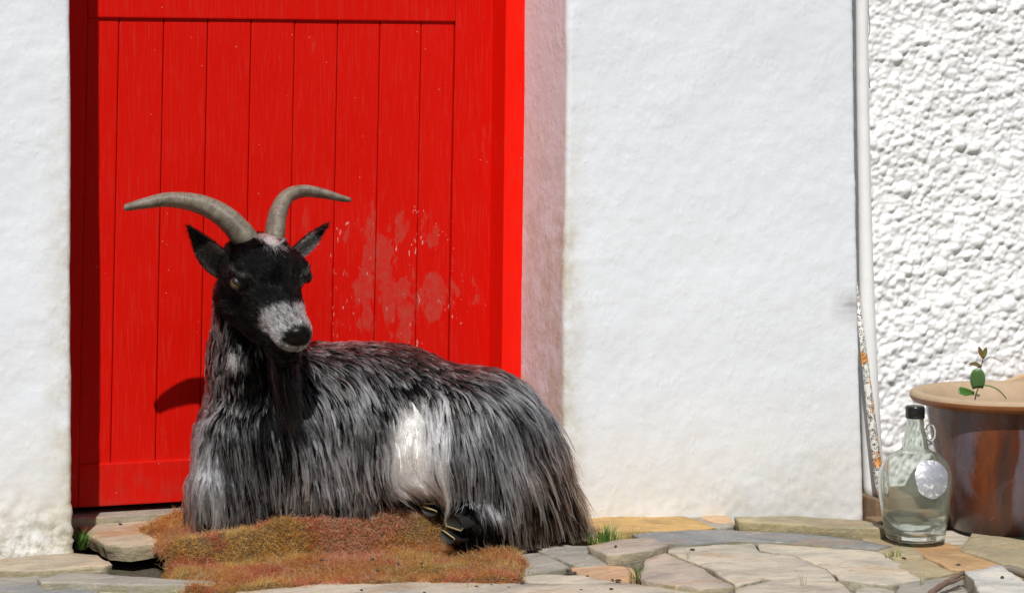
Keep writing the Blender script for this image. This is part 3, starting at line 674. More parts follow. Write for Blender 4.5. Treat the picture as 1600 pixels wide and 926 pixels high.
xs = np.arange(.88, 1.66, .0065); ys = np.arange(4.02, 4.80, .0065); MX, MY = np.meshgrid(xs, ys, indexing='ij')
MPn = np.stack([MX, MY, 0*MX], -1)
ins, ds = pip(poly, MX+.006*vnoise(MPn, 45, 3), MY+.006*vnoise(MPn, 45, 4)); sd = np.where(ins, ds, -ds)
MZ = zmat(MX, MY)-.022*np.clip(1-sd/.016, 0, 1.6)**2
keep = sd > -.004
idx = -np.ones(MX.shape, int); idx[keep] = np.arange(keep.sum())
V = np.stack([MX[keep], MY[keep], MZ[keep]], -1); F = []
ok = keep[:-1, :-1] & keep[1:, :-1] & keep[1:, 1:] & keep[:-1, 1:]
for i, j in zip(*np.nonzero(ok)): F.append((idx[i, j], idx[i+1, j], idx[i+1, j+1], idx[i, j+1]))
mat_root = empty('coir_mat', (1.25, 4.3, -.06), 'thick rusty brown coir mat rumpled over the doorstep under the goat', 'mat')
def mat_color(P):
    a = fbm(P, 8, 3, 61); b = fbm(P, 17, 3, 67); c = fbm(P, 6, 2, 71)
    base = np.array([.30, .088, .018]); col = np.tile(base, (len(P), 1))
    def lerp(c2, w): 
        nonlocal col; col = col+(np.array(c2)-col)*np.clip(w, 0, 1)[:, None]
    lerp((.44, .185, .035), sstep(.05, .5, a)*.9); lerp((.30, .060, .022), sstep(.1, .6, b)); lerp((.22, .14, .026), sstep(.3, .7, c)*.6)
    lerp((.15, .11, .03), sstep(.5, .8, -b)*.6); lerp((.40, .11, .06), sstep(.35, .7, -a)*.8)
    return col
MATM = m_plain('coir_backing', (.085, .045, .018), .95, .4, 80, .8, .004)
child(mesh_obj('mat_backing', V, F, MATM), mat_root)

def curves(name, P, R, col, mat, root, attr='strand_color'):
    """P (N,K,3) strand points, R (N,K) radii, col (N,3)"""
    N, K, _ = P.shape; c = bpy.data.hair_curves.new(name); c.add_curves([K]*N)
    c.attributes['position'].data.foreach_set('vector', np.ascontiguousarray(P, np.float32).reshape(-1))
    ra = c.attributes.get('radius') or c.attributes.new('radius', 'FLOAT', 'POINT'); ra.data.foreach_set('value', np.ascontiguousarray(R, np.float32).reshape(-1))
    col = np.repeat(col[:, None, :], K, 1) if col.ndim == 2 else col
    ca = c.attributes.new(attr, 'FLOAT_COLOR', 'POINT'); ca.data.foreach_set('color', np.concatenate([col, np.ones((N, K, 1))], -1).astype(np.float32).reshape(-1))
    c.materials.append(mat); o = link(name, c); o['kind'] = 'stuff'; return child(o, root)

def mesh_sample(V, F4, n, weight=None):
    V = np.asarray(V); F4 = np.asarray(F4); T = np.vstack([F4[:, [0, 1, 2]], F4[:, [0, 2, 3]]])
    a, b, c = V[T[:, 0]], V[T[:, 1]], V[T[:, 2]]; cr = np.cross(b-a, c-a); A = np.linalg.norm(cr, axis=1)
    w = A if weight is None else A*weight((a+b+c)/3, cr/(A[:, None]+1e-12))
    cdf = np.cumsum(w); k = np.searchsorted(cdf, rng.random(n)*cdf[-1]); k = np.minimum(k, len(T)-1)
    r1 = np.sqrt(rng.random(n)); r2 = rng.random(n); u, v, ww = 1-r1, r1*(1-r2), r1*r2
    return a[k]*u[:, None]+b[k]*v[:, None]+c[k]*ww[:, None], cr[k]/(A[k][:, None]+1e-12)
N = 70000; P0, Nn = mesh_sample(V, F, N); Nn[Nn[:, 2] < 0] *= -1; K = 5
d = rng.normal(0, .55, (N, 3)); flow = np.stack([fbm(P0, 12, 2, 81), fbm(P0, 12, 2, 83), 0*P0[:, 0]], -1)*.8
d = d+flow+Nn*.75+np.array([0, -.12, 0]); d /= np.linalg.norm(d, axis=1, keepdims=True); Ls = rng.gamma(5, .0013, N)+.003
stray = rng.random(N) < .03; Ls[stray] *= 2.2
P = np.zeros((N, K, 3)); P[:, 0] = P0; dd = d.copy()
for k in range(1, K):
    dd = dd+rng.normal(0, .28, (N, 3))-Nn*.06; dd /= np.linalg.norm(dd, axis=1, keepdims=True); P[:, k] = P[:, k-1]+dd*(Ls/(K-1))[:, None]
cl = mat_color(P0)*np.exp(rng.normal(0, .32, N))[:, None]; cl[stray] = cl[stray]*.5+np.array([.33, .24, .12])*.6
R = np.linspace(.00055, .00022, K)[None]*rng.uniform(.7, 1.3, (N, 1))
COIR = m_fibre('coir_fibre', 'strand_color', .55, .8)
curves('coir_fibre', P, R, np.clip(cl, .005, .9), COIR, mat_root)
for u, v in ((582, 879), (622, 880), (659, 878), (590, 893), (503, 876)):
    p = pz(u, v, -.05); p.z = float(zmat(np.array([p.x]), np.array([p.y]))[0])+.009; drop(p, 'small dark dropping on the rusty coir mat', 'droppings on the coir mat', .0036)

# ------------------------------------------------------------------ goat: one continuous skin from blended volumes
CAMR, CAMU, CAMT = np.array([CY, -SY, 0]), np.array([0, 0, 1.]), np.array([-SY, -CY, 0])
def c2w(r_, u_, t_): return CAMR*r_+CAMU*u_+CAMT*t_
HSC = 1.08
HF = c2w(.40, -.65, .62); HF /= np.linalg.norm(HF)
HS = c2w(.79, .13, -.60); HS -= HF*HS.dot(HF); HS /= np.linalg.norm(HS)
HU = np.cross(HF, HS); HU = HU*np.sign(HU.dot(CAMT)); HO = np.array(px(400, 399, 4.470))
def hl(a, b, c=0.0): return HO+(HF*a+HU*b+HS*c)*HSC
def to_local(p): q = (p-HO)/HSC; return np.stack([q@HF, q@HU, q@HS], -1)
def B(u, v, Y, r_): 
    p = px(u, v, Y); return np.array(p), r_*(p.x*SY+p.y*CY)/FPX
def cone(p, a, b):
    (pa, ra), (pb, rb) = a, b; ba = (pb-pa).astype(np.float32); q = p-pa.astype(np.float32); h = np.clip((q@ba)/float(ba@ba), 0, 1)
    return np.sqrt(((q-h[..., None]*ba)**2).sum(-1))-(ra+(rb-ra)*h)
def ell(pl, c, r_):
    q = pl-np.array(c, np.float32); r_ = np.array(r_, np.float32); k0 = np.sqrt(((q/r_)**2).sum(-1)); k1 = np.sqrt(((q/(r_*r_))**2).sum(-1))+1e-9
    return k0*(k0-1)/k1
def smin(a, b, k): h = np.clip(.5+.5*(b-a)/k, 0, 1); return b+(a-b)*h-k*h*(1-h)
TORSO = [ (B(420, 690, 4.565, 92), B(590, 664, 4.500, 109)), (B(590, 664, 4.500, 109), B(748, 688, 4.425, 104)),
          (B(500, 632, 4.535, 90), B(620, 640, 4.495, 90)),
          (B(400, 690, 4.555, 84), B(470, 720, 4.520, 82)),
          (B(748, 690, 4.410, 98), B(792, 752, 4.385, 84)), (B(720, 722, 4.365, 62), B(800, 778, 4.360, 62)),
          (B(790, 770, 4.370, 70), B(845, 800, 4.380, 40)),
          (B(408, 650, 4.555, 84), B(398, 560, 4.530, 62)), (B(398, 560, 4.530, 62), B(394, 470, 4.500, 52)) ]
LEGS = [ (B(375, 690, 4.510, 62), B(345, 764, 4.500, 36)), (B(430, 690, 4.490, 70), B(420, 765, 4.480, 40)), (B(470, 745, 4.480, 42), B(345, 765, 4.500, 34)), (B(345, 768, 4.490, 32), B(560, 775, 4.425, 22)),
         (B(420, 770, 4.600, 36), B(330, 768, 4.580, 30)),
         (B(810, 820, 4.310, 32), B(732, 823, 4.290, 26)), (B(770, 785, 4.400, 26), B(700, 788, 4.405, 17)) ]
def head_sdf(p):
    L = to_local(p).astype(np.float32); Ls_ = L.copy(); Ls_[..., 2] = np.abs(Ls_[..., 2])
    A = lambda a, b, c=0: np.array((a, b, c), np.float32)
    d = ell(L, (.035, -.006, 0), (.070, .058, .066))
    d = smin(d, cone(L, (A(.04, -.012), .058), (A(.18, -.002), .029)), .02)
    d = smin(d, ell(L, (.05, .026, 0), (.05, .034, .042)), .015)
    d = smin(d, cone(Ls_, (A(.05, -.058, .026), .042), (A(.178, -.038, .004), .021)), .02)
    d = smin(d, ell(Ls_, (.062, .018, .054), (.024, .018, .018)), .012)
    d = smin(d, ell(L, (.188, -.003, 0), (.030, .029, .0305)), .012)
    d = smin(d, ell(L, (.191, -.049, 0), (.026, .019, .023)), .004)
    d = smin(d, ell(L, (.205, .014, 0), (.014, .016, .021)), .008)
    d = -smin(-d, ell(Ls_, (.218, .015, .013), (.009, .0045, .007)), .003)
    d = -smin(-d, ell(Ls_, (.072, .010, .080), (.016, .010, .012)), .004)
    return d*HSC
def body_sdf(p):
    p = p.astype(np.float32); d = None
    for a, b in TORSO: e = cone(p, a, b); d = e if d is None else smin(d, e, .03)
    for a, b in LEGS: d = smin(d, cone(p, a, b), .018)
    return d
def goat_sdf(p): return smin(body_sdf(p), head_sdf(p), .022)
h = .0042; lo = np.array([.80, 4.20, -.075]); hi = np.array([1.80, 4.74, .62])
n3 = np.ceil((hi-lo)/h).astype(int); ax = [lo[i]+h*np.arange(n3[i]) for i in range(3)]
D = np.empty(tuple(n3), np.float32)
for i0 in range(0, n3[0], 20):
    g_ = np.stack(np.meshgrid(ax[0][i0:i0+20], ax[1], ax[2], indexing='ij'), -1); D[i0:i0+20] = goat_sdf(g_)
def surface_nets(D, lo, h):
    s = D < 0; nx, ny, nz = [k-1 for k in D.shape]; acc = np.zeros((nx, ny, nz, 3), np.float32); cnt = np.zeros((nx, ny, nz), np.float32)
    C = [(0, 0, 0), (1, 0, 0), (0, 1, 0), (1, 1, 0), (0, 0, 1), (1, 0, 1), (0, 1, 1), (1, 1, 1)]
    sl = lambda A, c: A[c[0]:c[0]+nx, c[1]:c[1]+ny, c[2]:c[2]+nz]
    for a in C:
        for ax_ in range(3):
            if a[ax_]: continue
            b = list(a); b[ax_] = 1; da, db = sl(D, a), sl(D, b); m = (da < 0) != (db < 0)
            t = np.where(m, da/(da-db+1e-12), 0)
            for q in range(3): acc[..., q] += m*(a[q]+(t if q == ax_ else 0))
            cnt += m
    act = cnt > 0; idx = -np.ones(act.shape, np.int64); idx[act] = np.arange(act.sum())
    I = np.stack(np.nonzero(act), -1); V = lo+h*(I+acc[act]/cnt[act][:, None]); F = []
    for ax_ in range(3):
        o1, o2 = [(1, 2), (2, 0), (0, 1)][ax_]; e = [slice(None)]*3; e2 = [slice(None)]*3; e[ax_] = slice(0, -1); e2[ax_] = slice(1, None)
        m = s[tuple(e)] != s[tuple(e2)]; K = np.stack(np.nonzero(m), -1)
        ok = (K[:, o1] > 0) & (K[:, o2] > 0) & (K[:, o1] < [nx, ny, nz][o1]) & (K[:, o2] < [nx, ny, nz][o2]); K = K[ok]
        def at(d1, d2): q = K.copy(); q[:, o1] -= d1; q[:, o2] -= d2; return idx[q[:, 0], q[:, 1], q[:, 2]]
        Q = np.stack([at(1, 1), at(0, 1), at(0, 0), at(1, 0)], -1); fl = ~s[K[:, 0], K[:, 1], K[:, 2]]; Q[fl] = Q[fl][:, ::-1]; F.append(Q)
    return V, np.vstack(F)
GVt, GFc = surface_nets(D, lo, h); del D

# ears: cupped leaves rooted inside the head
def ear_mesh(base, tip, front, hw, cup, prof, n=16, m=11, th=.0028):
    base, tip, front = map(np.array, (base, tip, front)); axv = tip-base; L = np.linalg.norm(axv); axv = axv/L; front = front-axv*front.dot(axv); front /= np.linalg.norm(front); sd = np.cross(axv, front)
    lay = []
    for off in (0, -th):
        V = []
        for i in range(n):
            s = i/(n-1); w = hw*prof(s)
            for j in range(m):
                x = -1+2*j/(m-1); ang = x*cup*(1-.45*s); rr = w/max(math.sin(cup*(1-.45*s)), .2)
                V.append(base+axv*L*s+sd*rr*math.sin(ang)+front*((rr+off)*(1-math.cos(ang))+off*math.cos(ang))-axv*0)
        lay.append(np.array(V))
    N = n*m; F = [f for f in grid_faces(n, m)]+[tuple(N+k for k in f[::-1]) for f in grid_faces(n, m)]
    for i in range(n-1):
        F += [(i*m, (i+1)*m, N+(i+1)*m, N+i*m), ((i+1)*m-1, N+(i+1)*m-1, N+(i+2)*m-1, (i+2)*m-1)]
    for j in range(m-1): F.append(((n-1)*m+j, (n-1)*m+j+1, N+(n-1)*m+j+1, N+(n-1)*m+j))
    return np.vstack(lay), np.array(F), axv, front
epf = lambda s: max(.04, (math.sin(math.pi*min(1, .26+s*.70))**.9)*(1.0 if s < .55 else 1-.35*(s-.55)/.45))
EL = ear_mesh(px(361, 424, 4.485), px(295, 355, 4.445), c2w(-.25, -.25, .9), .029, 1.1, epf)
ER = ear_mesh(px(452, 402, 4.520), px(510, 352, 4.520), c2w(.30, -.45, .8), .0165, 1.2, epf)
goat = empty('goat', (1.32, 4.46, -.03), 'black and grey long-haired goat with curved horns resting by the red door', 'goat')
allV = np.vstack([GVt, EL[0], ER[0]]); off1 = len(GVt); off2 = off1+len(EL[0]); allF = np.vstack([GFc, EL[1]+off1, ER[1]+off2])

# coat colours, as they lie on the animal; the throat also carries painted shadow
def paint(P, rough_edge=0.0):
    u, v = uv_of(P); N = len(P)
    if rough_edge: u = u+rng.normal(0, rough_edge, N); v = v+rng.normal(0, rough_edge, N)
    c = np.tile(np.array([.150, .150, .158]), (N, 1))
    def blob(cu, cv, ru, rv, col, s=1.0, pw=1.0):
        nonlocal c
        w = s*np.exp(-(((u-cu)/ru)**2+((v-cv)/rv)**2)**pw); c = c+(np.array(col)-c)*np.clip(w, 0, 1)[:, None]
    blob(340, 545, 34, 110, (.26, .25, .25), .9); blob(424, 610, 62, 100, (.007, .007, .0075), 1.2, 1.7); blob(446, 650, 56, 66, (.009, .009, .0095), 1.1, 1.5)  # throat black: dark fur plus the head and beard shadow painted in
    blob(375, 680, 44, 60, (.03, .03, .032), .85); blob(545, 625, 75, 70, (.27, .27, .285), .85)
    blob(440, 745, 150, 44, (.44, .44, .46), .9); blob(325, 735, 44, 66, (.58, .58, .60), .9); blob(388, 715, 22, 30, (.05, .05, .055), .7)
    blob(560, 540, 70, 16, (.10, .09, .088), .7)
    for q in ((600, 552, 60, 26), (680, 556, 60, 32), (750, 576, 56, 38), (810, 610, 46, 44), (852, 660, 36, 56), (880, 730, 26, 60)): blob(*q, (.026, .022, .022), .95)
    blob(765, 665, 52, 66, (.31, .31, .325), .85); blob(815, 720, 22, 80, (.10, .085, .08), .6)
    blob(650, 700, 54, 82, (.975, .97, .955), 1.4, 3.0); blob(598, 590, 20, 46, (.035, .033, .034), .95, 1.5); blob(640, 596, 16, 40, (.04, .037, .037), .95, 1.5)
    blob(672, 645, 9, 34, (.10, .10, .10), .7)
    blob(855, 790, 66, 52, (.13, .074, .052), .95); blob(895, 830, 60, 40, (.22, .105, .06), .9)
    blob(735, 812, 62, 44, (.010, .0095, .010), 1.2, 1.6); blob(655, 786, 60, 12, (.10, .09, .085), .8)
    blob(366, 562, 10, 11, (.22, .21, .20), 1.0, 1.5)
    return c
def paint_head(P, rough_edge=0.0):
    L = to_local(P); a, b, c_ = L.T; N = len(P)
    if rough_edge: a = a+rng.normal(0, rough_edge, N); c_ = c_+rng.normal(0, rough_edge, N)
    c = np.tile(np.array([.0085, .008, .008]), (N, 1))
    def lerp(col, w):
        nonlocal c; c = c+(np.array(col)-c)*np.clip(w, 0, 1)[:, None]
    mz = sstep(.150, .166, a+.42*np.abs(c_)-.30*np.clip(-b-.01, 0, 1))*sstep(-.020, -.010, b+.30*np.clip(.19-a, 0, 1))
    lerp((.40, .39, .385), mz)
    lerp((.012, .011, .011), sstep(.200, .205, a)*(np.abs(c_) < .024)*(b > .0))
    lerp((.82, .80, .75), sstep(.046, .030, a)*sstep(.016, .010, np.abs(c_-.004)+.25*np.clip(a-.02, 0, 1))*sstep(.02, .035, b))
    bd = (np.abs(np.hypot((a-.072)/1.3, b-.012)-.018) < .0022) & (np.abs(c_) > .035); lerp((.07, .065, .06), bd*.7)
    lerp((.15, .15, .15), sstep(.03, -.02, a)*sstep(-.03, -.06, b)*.8)
    return c
def is_head(P): return head_sdf(P) < body_sdf(P)-.004
vc = np.where(is_head(allV)[:, None], paint_head(allV), paint(allV)); vc = vc*np.where((vc.mean(1) > .4) & ~is_head(allV), .95, .08)[:, None]; vc[off1:] = (.03, .026, .025)
gm = bpy.data.meshes.new('body'); gm.from_pydata(allV.tolist(), [], allF.tolist()); gm.update(); gm.polygons.foreach_set('use_smooth', [True]*len(gm.polygons))
ca = gm.attributes.new('skin_color', 'FLOAT_COLOR', 'POINT'); ca.data.foreach_set('color', np.column_stack([vc, np.ones(len(vc))]).astype(np.float32).reshape(-1))
gm.materials.append(m_attr('goat_skin', 'skin_color', .42, **{'Specular IOR Level': .25})); child(link('body', gm), goat)

# ------------------------------------------------------------------ fur
FL = np.array([ (340, 520, -.08, 1), (330, 600, -.12, 1), (450, 590, .12, 1), (390, 640, .05, 1), (320, 680, -.10, 1), (296, 760, -.10, 1), (400, 720, .18, 1), (420, 780, .08, 1), (340, 780, .12, 1),
    (495, 540, 1, .22), (520, 600, .75, .65), (505, 660, .38, .92), (470, 740, .10, 1), (560, 790, .22, 1), (530, 700, .22, 1), (625, 545, 1, .28), (700, 556, .92, .42), (600, 600, .55, .83), (590, 700, .22, 1),
    (640, 700, .02, 1), (680, 640, .22, 1), (705, 720, .28, 1), (760, 582, .75, .66), (820, 640, .62, .78), (875, 720, .38, .92), (765, 690, .26, 1), (810, 800, .12, 1), (880, 790, .62, .8), (735, 790, .0, 1), (650, 772, .85, .3) ], float)
FL[:, 2:] /= np.linalg.norm(FL[:, 2:], axis=1, keepdims=True)
def flow2(P):
    u, v = uv_of(P); w = 1/(((u[:, None]-FL[None, :, 0])**2+(v[:, None]-FL[None, :, 1])**2)**1.5+900); w /= w.sum(1, keepdims=True)
    f = w@FL[:, 2:]; ang = .22*vnoise(P, 20, 91)+.14*vnoise(P, 55, 93); cs, sn = np.cos(ang), np.sin(ang)
    f = np.stack([f[:, 0]*cs-f[:, 1]*sn, f[:, 0]*sn+f[:, 1]*cs], -1)
    return CAMR*f[:, :1]-CAMU*f[:, 1:]
def grad(P, fn, e=.002):
    d0 = fn(P); g_ = np.stack([fn(P+np.eye(3)[k]*e)-d0 for k in range(3)], -1); return d0, g_/(np.linalg.norm(g_, axis=1, keepdims=True)+1e-9)
def floor_z(P):
    X, Y = P[:, 0], P[:, 1]; ins, _ = pip(poly, X, Y); z = np.interp(X, [.6, 1.0, 1.45, 1.8, 2.1], [-.058, -.062, -.060, -.045, -.062])+.002
    z = np.where((Y > 4.535), -.038, z); return np.where(ins, zmat(X, Y)+.004, z)
from mathutils.kdtree import KDTree
def nearest(Q, G):
    kd = KDTree(len(G))
    for i, q in enumerate(G): kd.insert(q, i)
    kd.balance(); return np.array([kd.find(q)[1] for q in Q])
def grow(P0, N0, L, K, flowfn, fn, lift, layer, droop, frizz, clump, nguide, light=None):
    N = len(P0); P = np.zeros((N, K, 3)); P[:, 0] = P0-N0*.001; p = P[:, 0].copy(); nrm = N0.copy()
    lay = layer*(rng.uniform(.15, 1.0, N) if light is None else np.where(light, rng.uniform(.55, 1.1, N), rng.uniform(.1, .6, N))); st = L/(K-1); fz = rng.normal(0, frizz, (N, 3))
    for k in range(1, K):
        t = k/(K-1); f = flowfn(p); f = f-nrm*np.minimum((f*nrm).sum(1, keepdims=True), 0); f /= np.linalg.norm(f, axis=1, keepdims=True)+1e-6
        d = f+nrm*(lift*(1-1.5*t))+np.array([0, 0, -1.])*(droop*t)+fz*t+rng.normal(0, frizz*.35, (N, 3)); d /= np.linalg.norm(d, axis=1, keepdims=True)
        p = p+d*st[:, None]; dist, nrm = grad(p, fn); need = .0012+lay*min(1, t*1.6)*.55
        p = p+nrm*np.clip(need-dist, 0, .02)[:, None]; far = dist > .03; nrm[far] = N0[far]
        fz_ = floor_z(p); p[:, 2] = np.maximum(p[:, 2], fz_); P[:, k] = p
    if nguide:
        gi = rng.choice(N, nguide, replace=False); key = lambda Q, n_: Q+n_*.02; m = nearest(key(P0, N0), key(P0[gi], N0[gi])); G = P[gi][m]
        G0 = G[:, :1]; cl_ = (clump*rng.uniform(.45, 1.1, N))[:, None, None]*(np.linspace(0, 1, K)**1.1)[None, :, None]
        P = P+(G+(P[:, :1]-G0)*.12-P)*np.clip(cl_, 0, .97)
    else: m = np.zeros(N, int)
    return P, m
def strandcol(base, m, ng, sg, si, lo_=.006, hi_=.9):
    gn = rng.normal(0, sg, max(ng, 1))[m]; f = np.exp(gn+rng.normal(0, si, len(base))-(sg*sg+si*si)*.25); dark = base.mean(1) < .6
    f = np.where(dark, f, np.minimum(f, 1.1)); return np.clip(base*f[:, None], lo_, hi_)
FUR = m_fibre('goat_fur', 'strand_color', .30, .48, .0, (1.10, 1.46)); FACE = m_fibre('face_fur', 'strand_color', .42, .6, .0, (1.12, 1.45))
skinV, skinF = GVt, GFc
def wb(c, n): 
    hd = head_sdf(c) < body_sdf(c)-.004; u, v = uv_of(c); facing = (n*CAMT).sum(1)
    w = np.where(hd, 0, 1.0)*np.where(facing > -.2, 1, .4)*np.where(n[:, 2] < -.6, .3, 1); return w
NB = 80000; P0, N0 = mesh_sample(skinV, skinF, NB, wb); u, v = uv_of(P0)
kp = rng.random(NB) > .72*np.exp(-(((u-640)/38)**2+((v-700)/72)**2)**3)*(u < 672); P0, N0 = P0[kp], N0[kp]; NB = len(P0)
u, v = uv_of(P0)
Lb = np.interp(v, [480, 540, 600, 680, 740, 800], [.038, .050, .075, .095, .100, .070])
Lb = np.where((u < 420) & (v < 640), np.minimum(Lb, .036), Lb); Lb = Lb*np.interp(u, [290, 560, 700, 800, 900], [1, 1, 1.1, 1.25, 1.35])
white = np.exp(-(((u-640)/42)**2+((v-700)/75)**2)**2.2); Lb *= 1-.74*white*np.clip((680-u)/30, 0, 1)
hoofz = np.exp(-(((u-735)/40)**2+((v-820)/26)**2)); Lb *= 1-.72*hoofz; Lb *= 1-.35*np.exp(-(((u-650)/60)**2+((v-772)/18)**2))
Lb *= 1-.62*np.exp(-(((u-645)/62)**2+((v-600)/42)**2)**1.5); Lb *= 1-.5*np.exp(-(((u-585)/24)**2+((v-690)/70)**2)**1.5)
Lb *= 1-.55*np.exp(-(((u-728)/40)**2+((v-755)/45)**2)); Lb *= 1-.22*sstep(440, 480, u)*sstep(600, 570, u)*sstep(640, 720, v)
light = rng.random(NB) < .19; Lb *= 1+.32*vnoise(P0, 48, 121)+.15*vnoise(P0, 110, 123); Lb *= np.where(light, rng.uniform(.75, 1.25, NB), rng.uniform(.5, 1.0, NB)); NG = 4600
Pb, m = grow(P0, N0, Lb, 9, flow2, goat_sdf, .30, .020, .50, .12, .80, NG, light)
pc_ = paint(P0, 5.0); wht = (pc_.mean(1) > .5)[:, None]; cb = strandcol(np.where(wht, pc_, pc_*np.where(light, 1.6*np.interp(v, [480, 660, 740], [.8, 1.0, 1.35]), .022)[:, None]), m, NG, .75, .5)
brown = rng.random(NB) < .10; cb[brown] = cb[brown]*np.array([1.15, .88, .75])
Rb = np.interp(np.linspace(0, 1, 9), [0, .6, 1], [.00078, .00070, .00015])[None]*rng.uniform(.7, 1.35, (NB, 1))*np.where(light, 1.6, .95)[:, None]
tt = np.linspace(0, 1, 9)[None, :, None]; up_, vp_ = uv_of(Pb.reshape(-1, 3)); up_ = up_.reshape(NB, 9); vp_ = vp_.reshape(NB, 9)
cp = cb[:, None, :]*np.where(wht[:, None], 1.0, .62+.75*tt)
bw = (sstep(770, 880, up_)*sstep(660, 800, vp_)*.9+.35*sstep(690, 860, up_)*sstep(760, 850, vp_)+.18*sstep(560, 600, 1160-vp_)*sstep(560, 640, up_))[..., None]
lum = cp.mean(-1, keepdims=True); cp = cp*(1-np.clip(bw, 0, 1))+lum*np.array([2.5, 1.32, .86])*np.clip(bw, 0, 1)
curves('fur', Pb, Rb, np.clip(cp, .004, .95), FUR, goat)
# guard locks: long pale pointed strands lying over the coat, in locks
def wl(c, n):
    u, v = uv_of(c); f = (n*CAMT).sum(1) > -.1
    fr = np.exp(-(((u-450)/150)**2+((v-705)/38)**2)**2)*1.5+np.exp(-(((u-325)/40)**2+((v-690)/55)**2)**2)*2.0
    rp = np.exp(-(((u-775)/85)**2+((v-670)/75)**2)**2)*.9; sh = np.exp(-(((u-550)/60)**2+((v-620)/60)**2)**2)*.35; wp = np.exp(-(((u-685)/16)**2+((v-650)/50)**2)**2)*1.6
    return np.where(f & (head_sdf(c) > .03), fr+rp+sh*.25+wp, 0)
NL, KL, CPL = 900, 11, 16; P0, N0 = mesh_sample(skinV, skinF, NL, wl); u, v = uv_of(P0)
Ll = np.where(u < 610, np.interp(v, [640, 700, 745], [.085, .090, .075]), np.where(u < 705, .085, .115))*rng.uniform(.6, 1.2, NL)
Pl, _ = grow(P0, N0, Ll, KL, flow2, goat_sdf, .36, .030, .55, .10, 0, 0)
wave = np.sin(np.linspace(0, 1, KL)[None]*rng.uniform(3, 7, (NL, 1))+rng.uniform(0, 6, (NL, 1)))*np.linspace(0, .0022, KL)[None]; Pl = Pl+wave[..., None]*CAMR
tl = np.linspace(0, 1, KL); PL = np.repeat(Pl, CPL, 0); od = rng.normal(0, 1, (NL*CPL, 3)); od /= np.linalg.norm(od, axis=1, keepdims=True)
rl = (.0036*rng.random((NL*CPL, 1)))*(1-tl[None]**1.5*.92); PL = PL+od[:, None, :]*rl[..., None]+rng.normal(0, .0004, PL.shape)
lk = np.where(u < 610, rng.uniform(.10, .50, NL), np.where(u < 705, rng.uniform(.6, .95, NL), rng.uniform(.06, .34, NL))); lk = np.where((u < 420) & (v > 650) & (u > 345), lk*.35, lk)
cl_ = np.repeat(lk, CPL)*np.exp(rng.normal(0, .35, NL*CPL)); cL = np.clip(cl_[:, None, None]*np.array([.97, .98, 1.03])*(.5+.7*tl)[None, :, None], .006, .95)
ul, vl = uv_of(PL.reshape(-1, 3)); bwl = (sstep(780, 890, ul)*sstep(640, 780, vl)).reshape(NL*CPL, KL)[..., None]*.85; cL = cL*(1-bwl)+cL*np.array([1.25, .66, .44])*bwl
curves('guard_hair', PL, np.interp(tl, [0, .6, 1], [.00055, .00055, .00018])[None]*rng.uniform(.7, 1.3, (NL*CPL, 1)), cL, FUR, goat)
def wh(c, n):
    L = to_local(c); hd = head_sdf(c) < body_sdf(c)-.001; nose = (L[:, 0] > .203) & (np.abs(L[:, 2]) < .023) & (L[:, 1] > .001); mouth = (L[:, 0] > .165) & (np.abs(L[:, 1]+.033) < .003)
    eye = (np.hypot((L[:, 0]-.072)/1.35, L[:, 1]-.010) < .0125) & (np.abs(L[:, 2]) > .03)
    return np.where(hd & ~nose & ~mouth & ~eye, 1.0, 0.0)
NH = 46000; P0, N0 = mesh_sample(skinV, skinF, NH, wh); Lc = to_local(P0); a, b, c_ = Lc.T
Lh = .0105+.006*sstep(-.01, -.06, b)+.008*sstep(.03, -.03, a); tuftw = sstep(.046, .03, a)*sstep(.02, .012, np.abs(c_-.004))*sstep(.02, .035, b); Lh += .020*tuftw
Lh = np.where(a > .165, .0075, Lh)*rng.uniform(.7, 1.2, NH)
def flowh(P):
    L = to_local(P); up = sstep(.05, .02, L[:, 0])*sstep(.01, .03, L[:, 1]); f = -HF[None]*.9+HS[None]*(np.sign(L[:, 2])*.35)[:, None]+np.array([0, 0, -.55])*sstep(.0, -.05, L[:, 1])[:, None]
    return f*(1-up)[:, None]+(HF*.9+HU*.2)[None]*up[:, None]+.25*np.stack([vnoise(P, 70, 3), vnoise(P, 70, 5), vnoise(P, 70, 7)], -1)
Ph, m = grow(P0, N0, Lh, 6, flowh, head_sdf, .30, .0035, .10, .18, .5, 2600)
ch = strandcol(paint_head(P0, .0035), m, 2600, .35, .65, .004)
Rh = np.interp(np.linspace(0, 1, 6), [0, .6, 1], [.00046, .00036, .00012])[None]*rng.uniform(.7, 1.3, (NH, 1))
curves('face_fur', Ph, Rh, ch, FACE, goat)
# beard
NBd = 1500; P0 = np.array([hl(.178+rng.normal(0, .010), -.060+rng.normal(0, .004), rng.normal(0, .010)) for _ in range(NBd)]); K = 10; P = np.zeros((NBd, K, 3)); P[:, 0] = P0
Lbd = .125*rng.uniform(.45, 1.1, NBd); tgt = np.array(px(478, 700, 4.395)); d0 = c2w(.12, -1, .10); dv = rng.normal(0, .20, (NBd, 3))
for k in range(1, K):
    t = k/(K-1); P[:, k] = P[:, k-1]+(d0+c2w(.10, 0, -.05)*t+dv)*(Lbd/(K-1))[:, None]
cen = P.mean(0, keepdims=True); P = P+(cen-P)*(np.linspace(0, .5, K)**1.2)[None, :, None]*np.array([1, 1, .0])
gi = rng.integers(0, NBd, 80); pick = gi[rng.integers(0, 80, NBd)]; P = P+(P[pick]-P)*(np.linspace(0, .75, K)**1.5)[None, :, None]*np.array([1, 1, .3])
cbd = np.clip(np.array([.009, .007, .0065])[None]*np.exp(rng.normal(0, .8, NBd))[:, None], .004, .25)
curves('beard', P, np.interp(np.linspace(0, 1, K), [0, .6, 1], [.0005, .00045, .00012])[None]*rng.uniform(.7, 1.3, (NBd, 1)), cbd, FACE, goat)
